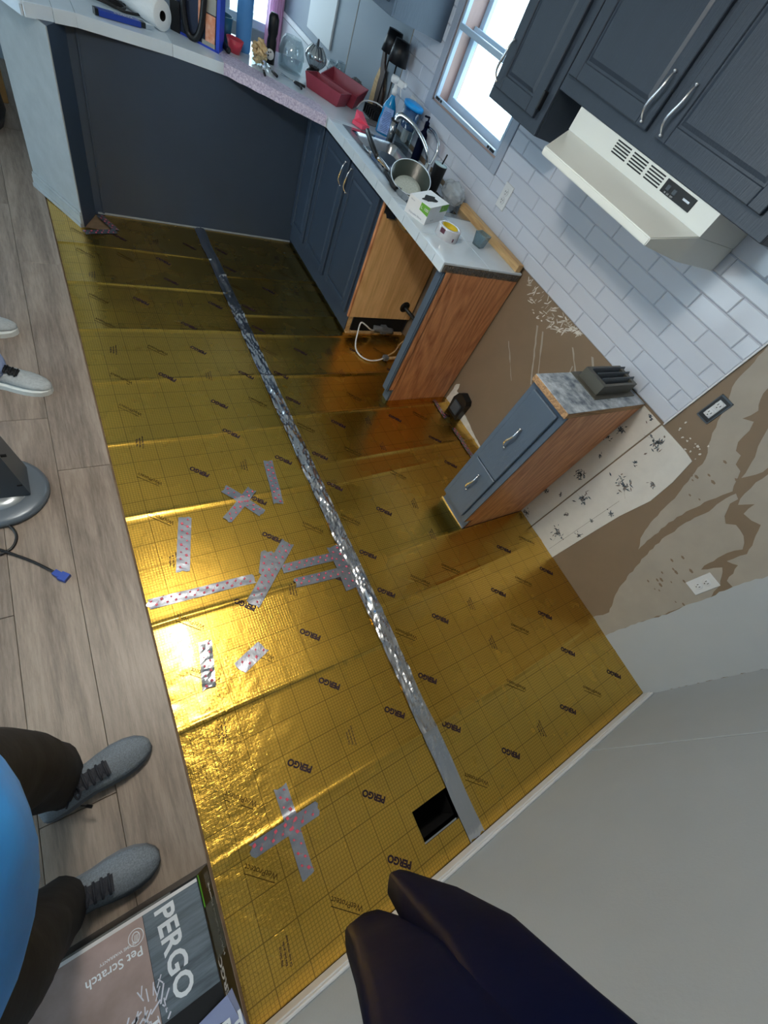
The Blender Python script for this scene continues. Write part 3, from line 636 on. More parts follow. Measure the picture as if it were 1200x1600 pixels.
# oak end panel with its slate stile
ep = thing('cabinet_end_panel', 'oak-grain end panel with slate stile under the tiled counter end', 'panel', (1.83, 1.59, 0))
MB().box(1.595, 2.085, 1.576, 1.588, .006, .868).box(1.562, 1.60, 1.576, 1.588, .10, .868).build('oak_side', M['oak'], ep)
MB().box(1.540, 1.562, 1.576, 1.632, .085, .868, .006).build('stile', M['paint'], ep, label='slate blue rounded front stile')
MB().box(1.578, 1.595, 1.576, 1.632, .006, .10).build('toe_piece', M['paint'], ep)

# peninsula
pn = thing('peninsula_cabinet', 'dark slate peninsula with plain back panel and pale grey end', 'cabinet', (.8, 3.6, 0))
MB().box(.293, 1.56, 3.346, 3.90, .012, .868).box(1.56, 2.085, 3.348, 3.90, 0, .868).build('back_panel', M['panel'], pn)
MB().prism([(.160, 3.165), (.246, 3.342), (.293, 3.346), (.293, 3.9), (.0, 3.9), (-.022, 3.552)], .0, .868).build('end_post', M['panel'], pn)
e0 = Vector((.156, 3.160, 0)); e1 = Vector((-.031, 3.552, 0)); dd = (e1 - e0).normalized(); nn = Vector((dd.y, -dd.x, 0)); nn = nn if nn.x < 0 else -nn
MB().prism([tuple(p[:2]) for p in (e0, e1, e1 - nn * .006, e0 - nn * .006)], .0, .868).build('end_face', M['greypanel'], pn, label='pale grey end face')
MB().prism([tuple(p[:2]) for p in (e0 + nn * .012 - dd * .004, e1 + nn * .012, e1, e0 - dd * .004)], .008, .075).prism([tuple(p[:2]) for p in (e0 + nn * .018 - dd * .004, e1 + nn * .018, e1, e0 - dd * .004)], .008, .03).prism([tuple(p[:2]) for p in (e0 + nn * .007, e1 + nn * .007, e1, e0)], .075, .088).build('base_trim', M['greypanel'], pn)
MB().box(.285, .297, 3.338, 3.346, .012, .868, .002).build('corner_bead', M['panel'], pn)
MB().box(.26, 1.56, 3.341, 3.346, .006, .016).build('bare_bottom_edge', M['greypanel'], pn)

# tiled counter: core, top tiles, front edge tiles
ct = thing('tiled_countertop', 'white tiled countertop over sink cabinet and peninsula with chipped raw end', 'countertop', (1.8, 2.6, .868))
SX0, SX1, SY0, SY1 = 1.600, 2.035, 2.075, 2.965
front = [(1.515, 1.575), (1.515, 3.03), (1.0, 3.334), (.72, 3.346), (.29, 3.29), (.08, 3.197)]
b = MB()
b.box(1.525, SX0, 1.579, 3.03, .868, .904).box(SX1, 2.09, 1.579, 3.03, .868, .904).box(SX0, SX1, 1.579, SY0, .868, .904).box(SX0, SX1, SY1, 3.03, .868, .904)
b.prism([(1.525, 3.03), (1.01, 3.343), (.72, 3.356), (.29, 3.30), (.085, 3.207), (-.11, 3.55), (-.06, 3.98), (2.09, 3.98), (2.09, 3.03)], .868, .904)
b.build('core', M['core'], ct)
cr = random.Random(2); b = MB()
for k in range(90):
    x = 1.53 + .55 * k / 90; b.box(x, x + cr.uniform(.004, .009), 1.5765 - cr.uniform(0, .004), 1.5795, .869 + cr.uniform(0, .02), .893 + cr.uniform(0, .01))
b.build('chipped_edge', mat('chipped_edge', (92, 88, 84), .9, var=.6, vscale=160), ct, kind='stuff')
def ctile(x0, x1, y0, y1):
    if x1 - x0 > .015 and y1 - y0 > .015: MB().box(x0 + .0013, x1 - .0013, y0 + .0013, y1 - .0013, .904, .9155, .0016).build('tile', M['ctile'], ct)
ys = [1.575, 1.83, 2.155, 2.485, 2.77, 3.03]
for a, c_ in zip(ys[:-1], ys[1:]):
    xs = [1.515, 1.83, 2.09]
    for p, q in zip(xs[:-1], xs[1:]):
        if c_ <= SY0 or a >= SY1: ctile(p, q, a, c_); continue
        ctile(p, q, a, min(c_, SY0)) if a < SY0 else None
        ctile(p, q, max(a, SY1), c_) if c_ > SY1 else None
        aa, cc = max(a, SY0), min(c_, SY1)
        if p < SX0: ctile(p, min(q, SX0), aa, cc)
        if q > SX1: ctile(max(p, SX1), q, aa, cc)
xs = [-.115, .2, .292, .726, 1.0, 1.24, 1.515, 1.83, 2.09]
def fy(x):
    pts = [(-.12, 3.55), (.08, 3.197), (.29, 3.29), (.72, 3.346), (1.0, 3.334), (1.515, 3.03), (2.1, 3.03)]
    for (a, u), (c_, v) in zip(pts[:-1], pts[1:]):
        if a <= x <= c_: return u + (v - u) * (x - a) / (c_ - a)
    return 3.03
for p, q in zip(xs[:-1], xs[1:]):
    lo = [(p + .0008, fy(p))] + [(c_, fy(c_)) for c_ in (.08, .29, .72, 1.0, 1.515) if p < c_ < q] + [(q - .0008, fy(q))]
    MB().prism(lo + [(q - .0008, 3.60), (p + .0008, 3.60)], .904, .9155).build('tile', M['ctile'], ct)
    MB().prism([(p + .0008, 3.6016), (q - .0008, 3.6016), (q - .0008, 3.98), (p + .0008, 3.98)], .904, .9155).build('tile', M['ctile'], ct)
def etile(a, c_, out):
    a = Vector((a[0], a[1], 0)); c_ = Vector((c_[0], c_[1], 0)); d = (c_ - a).normalized(); n = Vector(out)
    MB().prism([tuple(q[:2]) for q in (a + d * .0018, c_ - d * .0018, c_ - d * .0018 + n * .010, a + d * .0018 + n * .010)], .866, .914).build('edge_tile', M['ctile'], ct)
ys2 = [1.575, 1.66, 1.74, 1.83, 1.99, 2.155, 2.32, 2.485, 2.63, 2.77, 3.03]
for a, c_ in zip(ys2[:-1], ys2[1:]): etile((1.525, a), (1.525, c_), (-1, 0, 0))
fp = [(1.525, 3.03), (1.01, 3.343), (.726, 3.356), (.292, 3.30), (.196, 3.257), (.085, 3.207), (-.11, 3.55)]
for a, c_ in zip(fp[:-1], fp[1:]):
    d = Vector((c_[0] - a[0], c_[1] - a[1], 0)).normalized(); n = Vector((d.y, -d.x, 0)); n = -n if n.y > 0 and abs(n.y) > .5 else n
    if c_[0] < 0: n = Vector((-.87, -.49, 0))
    etile(a, c_, n)

# raw wood strip at the back of the counter
one('wood_strip', MB().box(2.035, 2.075, 1.585, 2.20, .9155, .955, .002), M['rawx'], 'raw pine strip lying along the tiled wall on the counter', 'wood strip')

# narrow drawer cabinet
dc = thing('drawer_cabinet', 'narrow slate blue two-drawer cabinet with oak side and stone-pattern top', 'cabinet', (1.8, .69, 0))
MB().box(1.535, 2.09, .590, .797, .10, .905).box(1.578, 2.09, .590, .797, .006, .10).build('body', M['paint'], dc)
MB().box(1.60, 2.09, .578, .590, .006, .905).box(1.530, 1.60, .578, .590, .10, .905).build('oak_side', M['oak'], dc)
MB().box(1.523, 1.535, .578, .797, .10, .905, .001).build('face_frame', M['paint'], dc)
for z0, z1 in ((.447, .882), (.125, .441)):
    d = MB().box(1.506, 1.523, .608, .768, z0, z1, .003).build('drawer', M['paint'], dc); handle(d, (1.506, .687, (z0 + z1) / 2 + (.003 if z0 > .3 else .05)), (0, 0, 1), .12)
MB().box(1.577, 1.579, .578, .797, .008, .10).build('toe_board', M['paint'], dc)
MB().box(1.572, 1.5765, .578, .805, .004, .012).build('metal_edge', M['pewter'], dc)
MB().box(1.498, 2.095, .578, .800, .905, .9315, .001).build('particle_core', M['rawdark'], dc)
MB().box(1.4985, 2.095, .579, .799, .9315, .9335).build('laminate_top', mat('worn_stone_laminate', (206, 216, 224), .35, col2=(74, 90, 110), vscale=22), dc, label='worn grey-blue stone pattern laminate top')
# loose vent register on its top
vr = thing('vent_register', 'dark olive metal floor register lying on the narrow cabinet top', 'vent', (1.87, .70, .934))
b = MB(); b.box(1.735, 2.06, .632, .800, .9335, .9375, .001); b.build('flange', mat('dark_olive_enamel', (86, 84, 76), .45, .3), vr)
MB().box(1.765, 1.79, .655, .775, .9375, .985).box(2.01, 2.035, .655, .775, .9375, .985).box(1.79, 2.01, .655, .668, .9375, .985).box(1.79, 2.01, .762, .775, .9375, .985).build('box_frame', bpy.data.materials['dark_olive_enamel'], vr)
for k in range(3): MB().add(*(lambda y: ([(1.79, y, .945), (2.05, y, .945), (2.05, y + .022, .992), (1.79, y + .022, .992), (1.79, y + .002, .945), (2.05, y + .002, .945), (2.05, y + .024, .992), (1.79, y + .024, .992)], [(0, 1, 2, 3), (7, 6, 5, 4), (3, 2, 6, 7), (0, 4, 5, 1), (1, 5, 6, 2), (0, 3, 7, 4)]))(.672 + .032 * k)).build('louver', M['fan2'], vr)
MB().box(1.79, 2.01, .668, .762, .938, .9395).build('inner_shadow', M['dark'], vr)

# range socket on the floor by the wall
rs = thing('range_socket', 'black range power socket box at the wall foot beside oak panel', 'socket', (2.06, 1.41, .004))
MB().prism([(1.355, .006), (1.465, .006), (1.475, .11), (1.455, .16), (1.43, .178), (1.365, .165), (1.348, .14)], 2.045, 2.099, 'x').build('housing', M['black'], rs)
MB().box(2.036, 2.046, 1.372, 1.448, .03, .115, .004).build('face', M['fan2'], rs)

# wallpapered boards on the wall
wp = thing('wallpaper_board', 'white floral wallpapered boards left on the wall beside drawer cabinet', 'wall panel', (XW, .4, 0))
MB().box(XW - .0045, XW, .463, .80, .003, .925, .0015).build('board', mat('white_floral_base', (214, 212, 206), .6, var=.04, vscale=20), wp)
MB().prism([(.236, .003), (.456, .003), (.456, .925), (.30, .925), (.252, .918), (.222, .80), (.206, .67), (.225, .50), (.230, .33)], XW - .0045, XW, 'x').build('board', bpy.data.materials['white_floral_base'], wp)
lr = random.Random(11); cols = [mat('print_' + n_, c_, .6) for n_, c_ in (('blue', (62, 78, 92)), ('slate', (88, 98, 104)), ('taupe', (120, 108, 100)), ('ink', (40, 46, 54)))]
mbs = [MB() for _ in cols]; stem = MB()
for cy, cz, sz in ((.515, .472, .05), (.406, .39, .05), (.341, .619, .055), (.405, .868, .055), (.331, .13, .045), (.572, .239, .03), (.545, .03, .03), (.582, .706, .03), (.56, .775, .025), (.393, .734, .015), (.39, .252, .016), (.257, .473, .02), (.255, .242, .02), (.262, .727, .02), (.52, .925, .03), (.53, .62, .012), (.28, .36, .01), (.50, .30, .012)):
    for k in range(int(8 + sz * 560)):
        a = lr.uniform(0, 2 * PI); rr = sz * abs(lr.gauss(0, .5)); y, z = cy + rr * math.cos(a), cz + rr * 1.1 * math.sin(a)
        if not (.24 < y < .452 or .467 < y < .59) or z < .01 or z > .92: continue
        l, w, t = lr.uniform(.006, .015) * (.6 + sz * 8), lr.uniform(.002, .0045) * (.6 + sz * 8), lr.uniform(0, PI); c0, s0 = math.cos(t), math.sin(t); X_ = XW - .0048 - lr.uniform(0, .0003)
        mbs[lr.randrange(4)].add([(X_, y + c0 * u - s0 * v, z + s0 * u + c0 * v) for u, v in ((-l, 0), (-l * .2, -w), (l, 0), (-l * .1, w))], [(3, 2, 1, 0)])
    for k in range(int(sz * 30)):
        a = lr.uniform(0, 2 * PI); p = (cy + sz * 1.3 * math.cos(a), cz + sz * 1.3 * math.sin(a))
        if .24 < p[0] < .452 or .467 < p[0] < .59: stem.obox((XW - .0047, cy, cz), (XW - .0047, p[0], p[1]), .0008, .0002, (1, 0, 0))
for m_, q in zip(cols, mbs): q.build('floral_print', m_, wp, kind='stuff')
stem.build('floral_stems', cols[2], wp, kind='stuff')
for z_, y_ in ((.30, .292), ): MB().box(XW - .0047, XW - .004, .286, .2875, .02, .55).build('crease', cols[2], wp)

# sockets on the wall
def outlet(name, label, y, z, rot90=False, x=XW, plate=True, m='white', w=.072, h=.115):
    r_ = thing(name, label, 'socket', (x, y, z))
    a, c_ = (w, h) if not rot90 else (h, w)
    if plate: MB().box(x - .006, x, y - a / 2, y + a / 2, z - c_ / 2, z + c_ / 2, .002).build('plate', M[m], r_)
    for s_ in (-1, 1):
        dy, dz = (0, s_ * .0195) if not rot90 else (s_ * .0195, 0)
        MB().lathe([(.0165, 0), (.0165, .002), (.015, .003), (.001, .003)], (x - .006, y + dy, z + dz), 18, (-1, 0, 0)).build('receptacle', M[m], r_)
        k = MB()
        for u in (-.006, .006):
            q = (u, .003) if not rot90 else (.003, u)
            k.box(x - .0096, x - .0085, y + dy + q[0] - .0013, y + dy + q[0] + .0013, z + dz + q[1] - .004, z + dz + q[1] + .004) if not rot90 else k.box(x - .0096, x - .0085, y + dy + q[0] - .004, y + dy + q[0] + .004, z + dz + q[1] - .0013, z + dz + q[1] + .0013)
        q = (0, -.008) if not rot90 else (-.008, 0)
        k.box(x - .0096, x - .0085, y + dy + q[0] - .002, y + dy + q[0] + .002, z + dz + q[1] - .002, z + dz + q[1] + .002); k.build('slots', M['black'], r_)
    return r_
outlet('wall_outlet', 'white duplex outlet with plate on grey plaster low on the wall', -.217, .617, w=.066, h=.115)
o1 = outlet('wall_outlet', 'bare outlet in an open dark box beside the tile edge', .374, 1.108, plate=False, x=XW)
MB().box(XW - .0062, XW, .358, .390, 1.072, 1.146, .001).build('yoke', M['white'], o1)
MB().box(XW - .003, XW, .344, .404, 1.052, 1.165, .001).build('open_box', M['black'], o1)
MB().box(XW - .006, XW, .344, .348, 1.055, 1.160).box(XW - .006, XW, .400, .404, 1.055, 1.160).box(XW - .006, XW, .348, .400, 1.052, 1.058).box(XW - .006, XW, .348, .400, 1.158, 1.165).build('box_rim', M['fan2'], o1)
outlet('wall_outlet', 'white outlet set in the wall tiles right of the kitchen window', 1.965, 1.108, x=XW - .0095)
outlet('wall_outlet', 'white outlet on the wall tiles behind the water pitcher', 3.07, 1.08, x=XW - .0095)

# ------------------------------------------------------------------ upper cabinets and hood
uc = thing('wall_cabinet', 'slate two-door wall cabinet above the range hood', 'cabinet', (1.94, 1.16, 1.575))
MB().box(1.802, 2.089, .64, 1.690, 1.575, 2.25).build('body', M['oakpaint'], uc)
MB().box(1.785, 1.802, .64, 1.690, 1.575, 2.25, .002).build('face_frame', M['oakpaint'], uc)
d = door(uc, 1.766, 1.222, 1.668, 1.622, 2.22, M['oakpaint'], .050); handle(d, (1.766, 1.248, 1.70), (0, 0, 1), .13)
d = door(uc, 1.766, .700, 1.174, 1.622, 2.22, M['oakpaint'], .050); handle(d, (1.766, 1.150, 1.70), (0, 0, 1), .13)
u2 = thing('wall_cabinet', 'slate single-door wall cabinet right of the kitchen window, lower than its neighbour', 'cabinet', (1.94, 1.88, 1.42))
MB().box(1.802, 2.089, 1.695, 2.066, 1.42, 2.25).build('body', M['oakpaint'], u2)
MB().box(1.785, 1.802, 1.695, 2.066, 1.42, 2.25, .002).build('face_frame', M['oakpaint'], u2)
d = door(u2, 1.766, 1.738, 2.040, 1.462, 2.22, M['oakpaint'], .050); handle(d, (1.766, 2.025, 1.545), (0, 0, 1), .13)
for z in (1.52, 2.1): MB().box(1.762, 1.786, 1.728, 1.741, z - .03, z + .03, .003).build('hinge', M['black'], u2)
u3 = thing('wall_cabinet', 'blue-grey corner wall cabinet left of the kitchen window', 'cabinet', (1.92, 3.5, 1.41))
MB().box(1.745, 2.089, 2.985, 4.06, 1.41, 2.25).build('body', M['paint'], u3)
MB().box(1.729, 1.745, 2.985, 4.06, 1.41, 2.25, .002).build('face_frame', M['paint'], u3)
for y in (3.03, 3.55): door(u3, 1.710, y, y + .48, 1.45, 2.22, M['paint'], .05)

hd = thing('range_hood', 'cream enamel range hood with vent slots and black control plate', 'range hood', (1.95, 1.18, 1.42))
hx0, hx1, hy0, hy1 = 1.79, 2.089, .805, 1.545
b = MB(); b.box(hx0 + .002, hx1, hy0, hy1, 1.503, 1.5745); b.build('body', M['hood'], hd)
MB().box(hx0 - .001, hx0 + .002, hy0, hy1, 1.503, 1.5745).build('front_face', M['hood'], hd)
lx = 1.585; ly0, ly1 = .838, 1.43
v = [(hx0, hy0, 1.5035), (hx0, hy1, 1.5035), (lx, ly1, 1.452), (lx, ly0, 1.452), (lx, ly0, 1.428), (lx, ly1, 1.428), (hx0, hy1, 1.418), (hx0, hy0, 1.418), (hx1, hy0, 1.418), (hx1, hy1, 1.418), (hx1, hy0, 1.5035), (hx1, hy1, 1.5035)]
b = MB(); b.add(v, [(0, 1, 2, 3), (3, 2, 5, 4), (0, 3, 4, 7), (1, 6, 5, 2), (7, 4, 5, 6), (7, 6, 9, 8), (0, 7, 8, 10), (1, 11, 9, 6), (10, 8, 9, 11), (0, 10, 11, 1)])
o = b.build('visor', M['hood'], hd); bm = bmesh.new(); bm.from_mesh(o.data); bmesh.ops.recalc_face_normals(bm, faces=bm.faces[:]); bmesh.ops.bevel(bm, geom=bm.edges[:], offset=.003, segments=2, affect='EDGES'); bm.to_mesh(o.data); bm.free()
sf = hx0 / 1.62
for g in range(3):
    ya = (1.187 - g * .082) * sf
    for k in range(5):
        z = 1.567 - k * .0085; MB().box(hx0 - .0018, hx0 + .001, ya - .071 * sf, ya - .003, z - .0042, z).build('vent_slot', M['black'], hd)
kp = MB().box(hx0 - .004, hx0, .813 * sf, .940 * sf, 1.529, 1.567, .001).build('control_plate', M['black'], hd)
for y_ in (.985, 1.015): MB().box(hx0 - .007, hx0 - .003, y_ - .008, y_ + .008, 1.540, 1.556, .002).build('switch', M['fan2'], kp)
MB().box(hx0 - .0048, hx0 - .003, .915, .945, 1.546, 1.552).build('badge', M['pewter'], kp)
text_b = MB(); text_on(text_b, 'HI   LO   OFF', .007, (hx0 - .0045, 1.0, 1.534), (0, -1, 0), (0, 0, 1)); text_b.build('control_letters', M['white'], kp)

# ------------------------------------------------------------------ sink and things on the counter
CT = .9155
sk = thing('kitchen_sink', 'stainless double-bowl sink set in the white tiled counter', 'sink', (1.82, 2.52, .74))
def bowl(x0, x1, y0, y1, z1, dep):
    rings = []
    for ins, z, rr in ((0, z1, .05), (.012, z1 - .02, .05), (.02, z1 - dep + .03, .05), (.05, z1 - dep, .04)):
        r_ = []
        for cx, cy, a0 in ((x1 - ins - rr, y1 - ins - rr, 0), (x0 + ins + rr, y1 - ins - rr, 90), (x0 + ins + rr, y0 + ins + rr, 180), (x1 - ins - rr, y0 + ins + rr, 270)):
            for k in range(6): a = math.radians(a0 + k * 18); r_.append((cx + rr * math.cos(a), cy + rr * math.sin(a), z))
        rings.append(r_)
    mb = MB(); mb.loft(rings[::-1], cap=False); n = len(rings[0]); mb.add(rings[-1], [tuple(range(n))]); return mb
def rim(x0, x1, y0, y1, holes, z, ov):
    mb = MB(); X = sorted({x0 - ov, x1 + ov} | {h[0] for h in holes} | {h[1] for h in holes}); Y = sorted({y0 - ov, y1 + ov} | {h[2] for h in holes} | {h[3] for h in holes})
    for a, c_ in zip(X[:-1], X[1:]):
        for p, q in zip(Y[:-1], Y[1:]):
            if any(h[0] - .001 < a and c_ < h[1] + .001 and h[2] - .001 < p and q < h[3] + .001 for h in holes): continue
            mb.box(a, c_, p, q, z, z + .004)
    return mb
B1 = (1.632, 1.955, 2.545, 2.930); B2 = (1.632, 1.955, 2.110, 2.515)
rim(SX0, SX1, SY0, SY1, (B1, B2), CT, .010).build('rim', M['steel'], sk)
bowl(*B1, CT + .004, .17).build('bowl', M['steel'], sk); bowl(*B2, CT + .004, .17).build('bowl', M['steel'], sk)
for cy in (2.74, 2.31): MB().lathe([(.001, 0), (.035, .001), (.04, .004)], (1.79, cy, CT - .165), 20).build('drain', M['chrome'], sk)
fc = thing('faucet', 'chrome arched kitchen faucet with lever at the sink back', 'faucet', (2.02, 2.60, CT + .004))
MB().lathe([(.03, 0), (.03, .008), (.022, .014), (.020, .05), (.001, .055)], (2.015, 2.60, CT + .004), 20).build('base', M['chrome'], fc)
MB().tube([(2.012, 2.60, .95), (1.99, 2.62, 1.01), (1.965, 2.68, 1.05), (1.93, 2.77, 1.078), (1.895, 2.84, 1.082), (1.880, 2.865, 1.068), (1.876, 2.870, 1.045)], [.012, .012, .012, .013, .014, .015, .017], 12, 5).build('spout', M['chrome'], fc)
MB().tube([(2.025, 2.595, .95), (2.042, 2.60, 1.01), (2.052, 2.62, 1.062), (2.055, 2.70, 1.09), (2.055, 2.78, 1.088)], [.011, .010, .010, .009, .007], 10, 5).build('lever', M['chrome'], fc)

M['cyan'] = mat('cyan_liquid', (20, 150, 214), .12, trans=.25, coat=.3); M['label'] = mat('pale_blue_label', (150, 182, 232), .5, var=.15, vscale=60); M['lid'] = mat('cyan_lid', (24, 150, 226), .35)
sb = thing('spray_bottle', 'clear blue spray bottle with white trigger head by the sink', 'bottle', (1.925, 3.055, CT))
r_ = []
for z, a, c_ in ((0, .052, .030), (.006, .055, .033), (.07, .052, .032), (.10, .046, .030), (.13, .047, .031), (.155, .036, .026), (.185, .016, .015), (.20, .015, .015)):
    r_.append([(1.925 + a * math.cos(t) * .86 + c_ * math.sin(t) * .3, 3.055 - a * math.cos(t) * .35 + c_ * math.sin(t), CT + z) for t in [2 * PI * k / 20 for k in range(20)]])
MB().loft(r_).build('bottle', M['cyan'], sb)
u = Vector((.93, -.37, 0)); n = Vector((-.37, -.93, 0))
b = MB(); o = Vector((1.918, 3.055, CT)) + n * .037
for z0, z1, w0, w1 in ((.012, .075, .040, .040), (.075, .105, .040, .033), (.105, .138, .033, .031)): b.add([o - u * w0 + Vector((0, 0, z0)), o + u * w0 + Vector((0, 0, z0)), o + u * w1 + Vector((0, 0, z1)), o - u * w1 + Vector((0, 0, z1))], [(0, 1, 2, 3)])
b.build('label', M['label'], sb)
b = MB()
for k in range(13): b.add([o + n * .0006 + u * s_ * (.026 if k % 4 else .018) + Vector((0, 0, .022 + k * .0078 + h_)) for s_, h_ in ((-1, 0), (1, 0), (1, .0028), (-1, .0028))], [(0, 1, 2, 3)])
b.build('label_lines', mat('label_print', (60, 90, 170), .5), sb, kind='stuff')
q = Vector((1.925, 3.055, CT)); hd_ = Vector((.75, -.66, 0))
b = MB(); b.lathe([(.017, .197), (.017, .22), (.013, .225), (.013, .25)], q, 16); b.obox(q - hd_ * .03 + Vector((0, 0, .262)), q + hd_ * .045 + Vector((0, 0, .258)), .028, .03); b.lathe([(.014, 0), (.016, .01), (.014, .022)], q + hd_ * .04 + Vector((0, 0, .26)), 12, hd_); b.lathe([(.001, -.03), (.018, -.025), (.02, 0), (.018, .02)], q - hd_ * .012 + Vector((0, 0, .262)), 14, hd_); b.build('trigger_head', M['white'], sb)
MB().tube([q + hd_ * .03 + Vector((0, 0, .25)), q + hd_ * .036 + Vector((0, 0, .225)), q + hd_ * .046 + Vector((0, 0, .205))], .004, 8).build('trigger', M['white'], sb)

pt = thing('water_pitcher', 'clear water filter pitcher with cyan lid under the kitchen window', 'pitcher', (2.0, 2.925, CT))
MB().lathe([(.050, 0), (.052, .004), (.062, .20), (.064, .20), (.055, .004)], (2.005, 2.925, CT), 28, sx=.86, sy=1.15).build('jug', M['glass'], pt)
MB().lathe([(.001, .0), (.064, .0), (.067, .008), (.066, .02), (.05, .026), (.001, .027)], (2.005, 2.925, CT + .198), 28, sx=.86, sy=1.18).build('lid', M['lid'], pt)
MB().lathe([(.05, .10), (.056, .195)], (2.005, 2.925, CT), 24, sx=.82, sy=1.1).build('reservoir', mat('tinted_blue', (46, 120, 190), .2, trans=.35), pt)
MB().box(1.988, 2.022, 2.905, 2.945, CT + .03, CT + .11, .006).build('filter_cartridge', M['white'], pt)

def one_lathe(name, prof, c, m, label, cat, n=28, group=None, **k): return one(name, MB().lathe(prof, c, n, **k), m, label, cat, group)
t = thing('steel_cup', 'small steel tumbler with dark rim between spray bottle and pitcher', 'cup', (1.945, 2.985, CT))
MB().lathe([(.022, 0), (.026, .10)], (1.945, 2.985, CT), 24).build('wall', M['steel'], t); MB().lathe([(.0265, .098), (.028, .104), (.024, .108), (.022, .10)], (1.945, 2.985, CT), 24).build('rim', M['black'], t)
t = thing('soap_bottle', 'slim dark soap bottle behind the faucet spout', 'bottle', (2.045, 2.765, CT))
MB().lathe([(.026, 0), (.028, .004), (.027, .12), (.024, .135), (.012, .15), (.012, .165)], (2.045, 2.79, CT), 20).build('bottle', M['navy'], t); MB().lathe([(.014, .165), (.014, .19), (.005, .195), (.005, .215)], (2.045, 2.79, CT), 16).box(2.01, 2.05, 2.785, 2.795, CT + .208, CT + .218, .003).build('pump', M['navy'], t)
t = thing('tumbler', 'black insulated tumbler with pale lid and straw by the glove box', 'cup', (1.905, 2.35, CT))
MB().lathe([(.030, 0), (.033, .005), (.039, .125), (.040, .13)], (1.915, 2.36, CT), 28).build('cup_wall', M['black'], t); MB().lathe([(.001, .128), (.038, .128), (.039, .134), (.001, .136)], (1.915, 2.36, CT), 28).build('lid', mat('frosted_lid', (170, 196, 204), .25), t); MB().tube([(1.918, 2.358, CT + .13), (1.925, 2.353, CT + .185)], .0042, 8, 1).build('straw', M['black'], t)
# clear plastic bag
bm = bmesh.new(); bmesh.ops.create_icosphere(bm, subdivisions=5, radius=1)
for v in bm.verts:
    p = v.co.copy(); d = 1 + .20 * mnoise.noise(p * 2.2) + .09 * abs(mnoise.noise(p * 6.0)) - .05 * abs(mnoise.noise(p * 11)); v.co = Vector((2.0 + p.x * .055 * d, 2.265 + p.y * .085 * d, CT + .048 + max(-.046, p.z * .055 * d)))
me = bpy.data.meshes.new('plastic_bag'); bm.to_mesh(me); bm.free(); [setattr(p, 'use_smooth', True) for p in me.polygons]; me.materials.append(mat('crumpled_film', (204, 212, 218), .18, trans=.45, coat=.5)); o = bpy.data.objects.new('plastic_bag', me); C.objects.link(o); recenter(tag(o, 'crumpled clear plastic bag against the tile wall behind tumbler', 'bag'))

# saucepan, plate and pan handle in the right bowl
M['coat'] = mat('dark_nonstick', (30, 34, 36), .3); M['enamelgreen'] = mat('sage_interior', (62, 72, 68), .3)
sp_ = thing('saucepan', 'dark saucepan with pale rim lying tilted in the right sink bowl', 'pan', (1.66, 2.25, .80))
ax = Vector((-.27, -.33, .905)).normalized(); c0 = Vector((1.668, 2.255, .985)) - ax * .105
MB().lathe([(.001, 0), (.088, .0), (.100, .012), (.1135, .105), (.1105, .105), (.097, .015), (.001, .005)], c0, 40, ax).build('bowl', M['enamelgreen'], sp_)
MB().lathe([(.1105, .104), (.1140, .104), (.1150, .107), (.1105, .107), (.1105, .104)], c0, 40, ax, cap=False).build('rim', M['ctile'], sp_)
MB().lathe([(.1145, .100), (.1020, .010)], c0, 40, ax, cap=False).build('outside', M['coat'], sp_)
hb = c0 + ax * .09 + Vector((-.10, .05, -.012)); MB().tube([hb, hb + Vector((-.04, .03, .025)), hb + Vector((-.07, .055, .035))], [.008, .009, .011], 10).build('handle_socket', M['steel'], sp_)
MB().tube([hb + Vector((-.07, .055, .035)), hb + Vector((-.065, .14, .05)), hb + Vector((-.03, .29, .065))], [.012, .014, .012], 12).build('handle', M['black'], sp_)
t = thing('plate', 'pale speckled plate inside the tilted saucepan', 'plate', (1.73, 2.28, .87))
MB().lathe([(.001, .012), (.052, .014), (.062, .020), (.080, .028), (.080, .031), (.060, .024), (.001, .017)], c0 + Vector((-.010, -.012, 0)) + ax * .012, 36, (ax + Vector((-.06, -.04, 0)))).build('dish', mat('speckled_glaze', (206, 216, 212), .2, col2=(172, 186, 182), vscale=160), t)
t = thing('frying_pan', 'second pan leaning on the sink edge below the saucepan', 'pan', (1.62, 2.12, CT))
ax2 = Vector((.25, .1, .96)).normalized(); MB().lathe([(.001, 0), (.085, 0), (.105, .028), (.107, .03), (.102, .03), (.083, .004), (.001, .004)], (1.655, 2.175, .895), 36, ax2).build('bowl', M['steel'], t)
MB().tube([(1.56, 2.20, .935), (1.545, 2.27, .95), (1.55, 2.34, .955)], [.008, .010, .009], 10).build('handle', M['black'], t)
one('table_knife', MB().tube([(1.60, 2.70, .928), (1.615, 2.62, .927)], [.007, .008], 8, 1).obox((1.615, 2.62, .927), (1.60, 2.40, .926), .012, .002), M['steel'], 'long steel knife lying across the front sink rim', 'knife')
M['pink'] = mat('pink_sponge', (240, 92, 120), .8, bump=.4, bscale=150)
b = MB(); b.prism([(1.69, 3.05), (1.73, 2.985), (1.80, 3.02), (1.79, 3.09), (1.74, 3.10)], CT + .004, CT + .022).add([(1.70, 3.05, CT + .022), (1.79, 3.02, CT + .022), (1.765, 3.085, CT + .062), (1.72, 3.085, CT + .066), (1.725, 3.035, CT + .045)], [(0, 1, 4), (0, 4, 3), (1, 2, 4), (2, 3, 4), (0, 3, 2), (0, 2, 1)]); one('cleaning_cloth', b, M['pink'], 'bright pink folded cloth on the counter behind the sink', 'cloth')

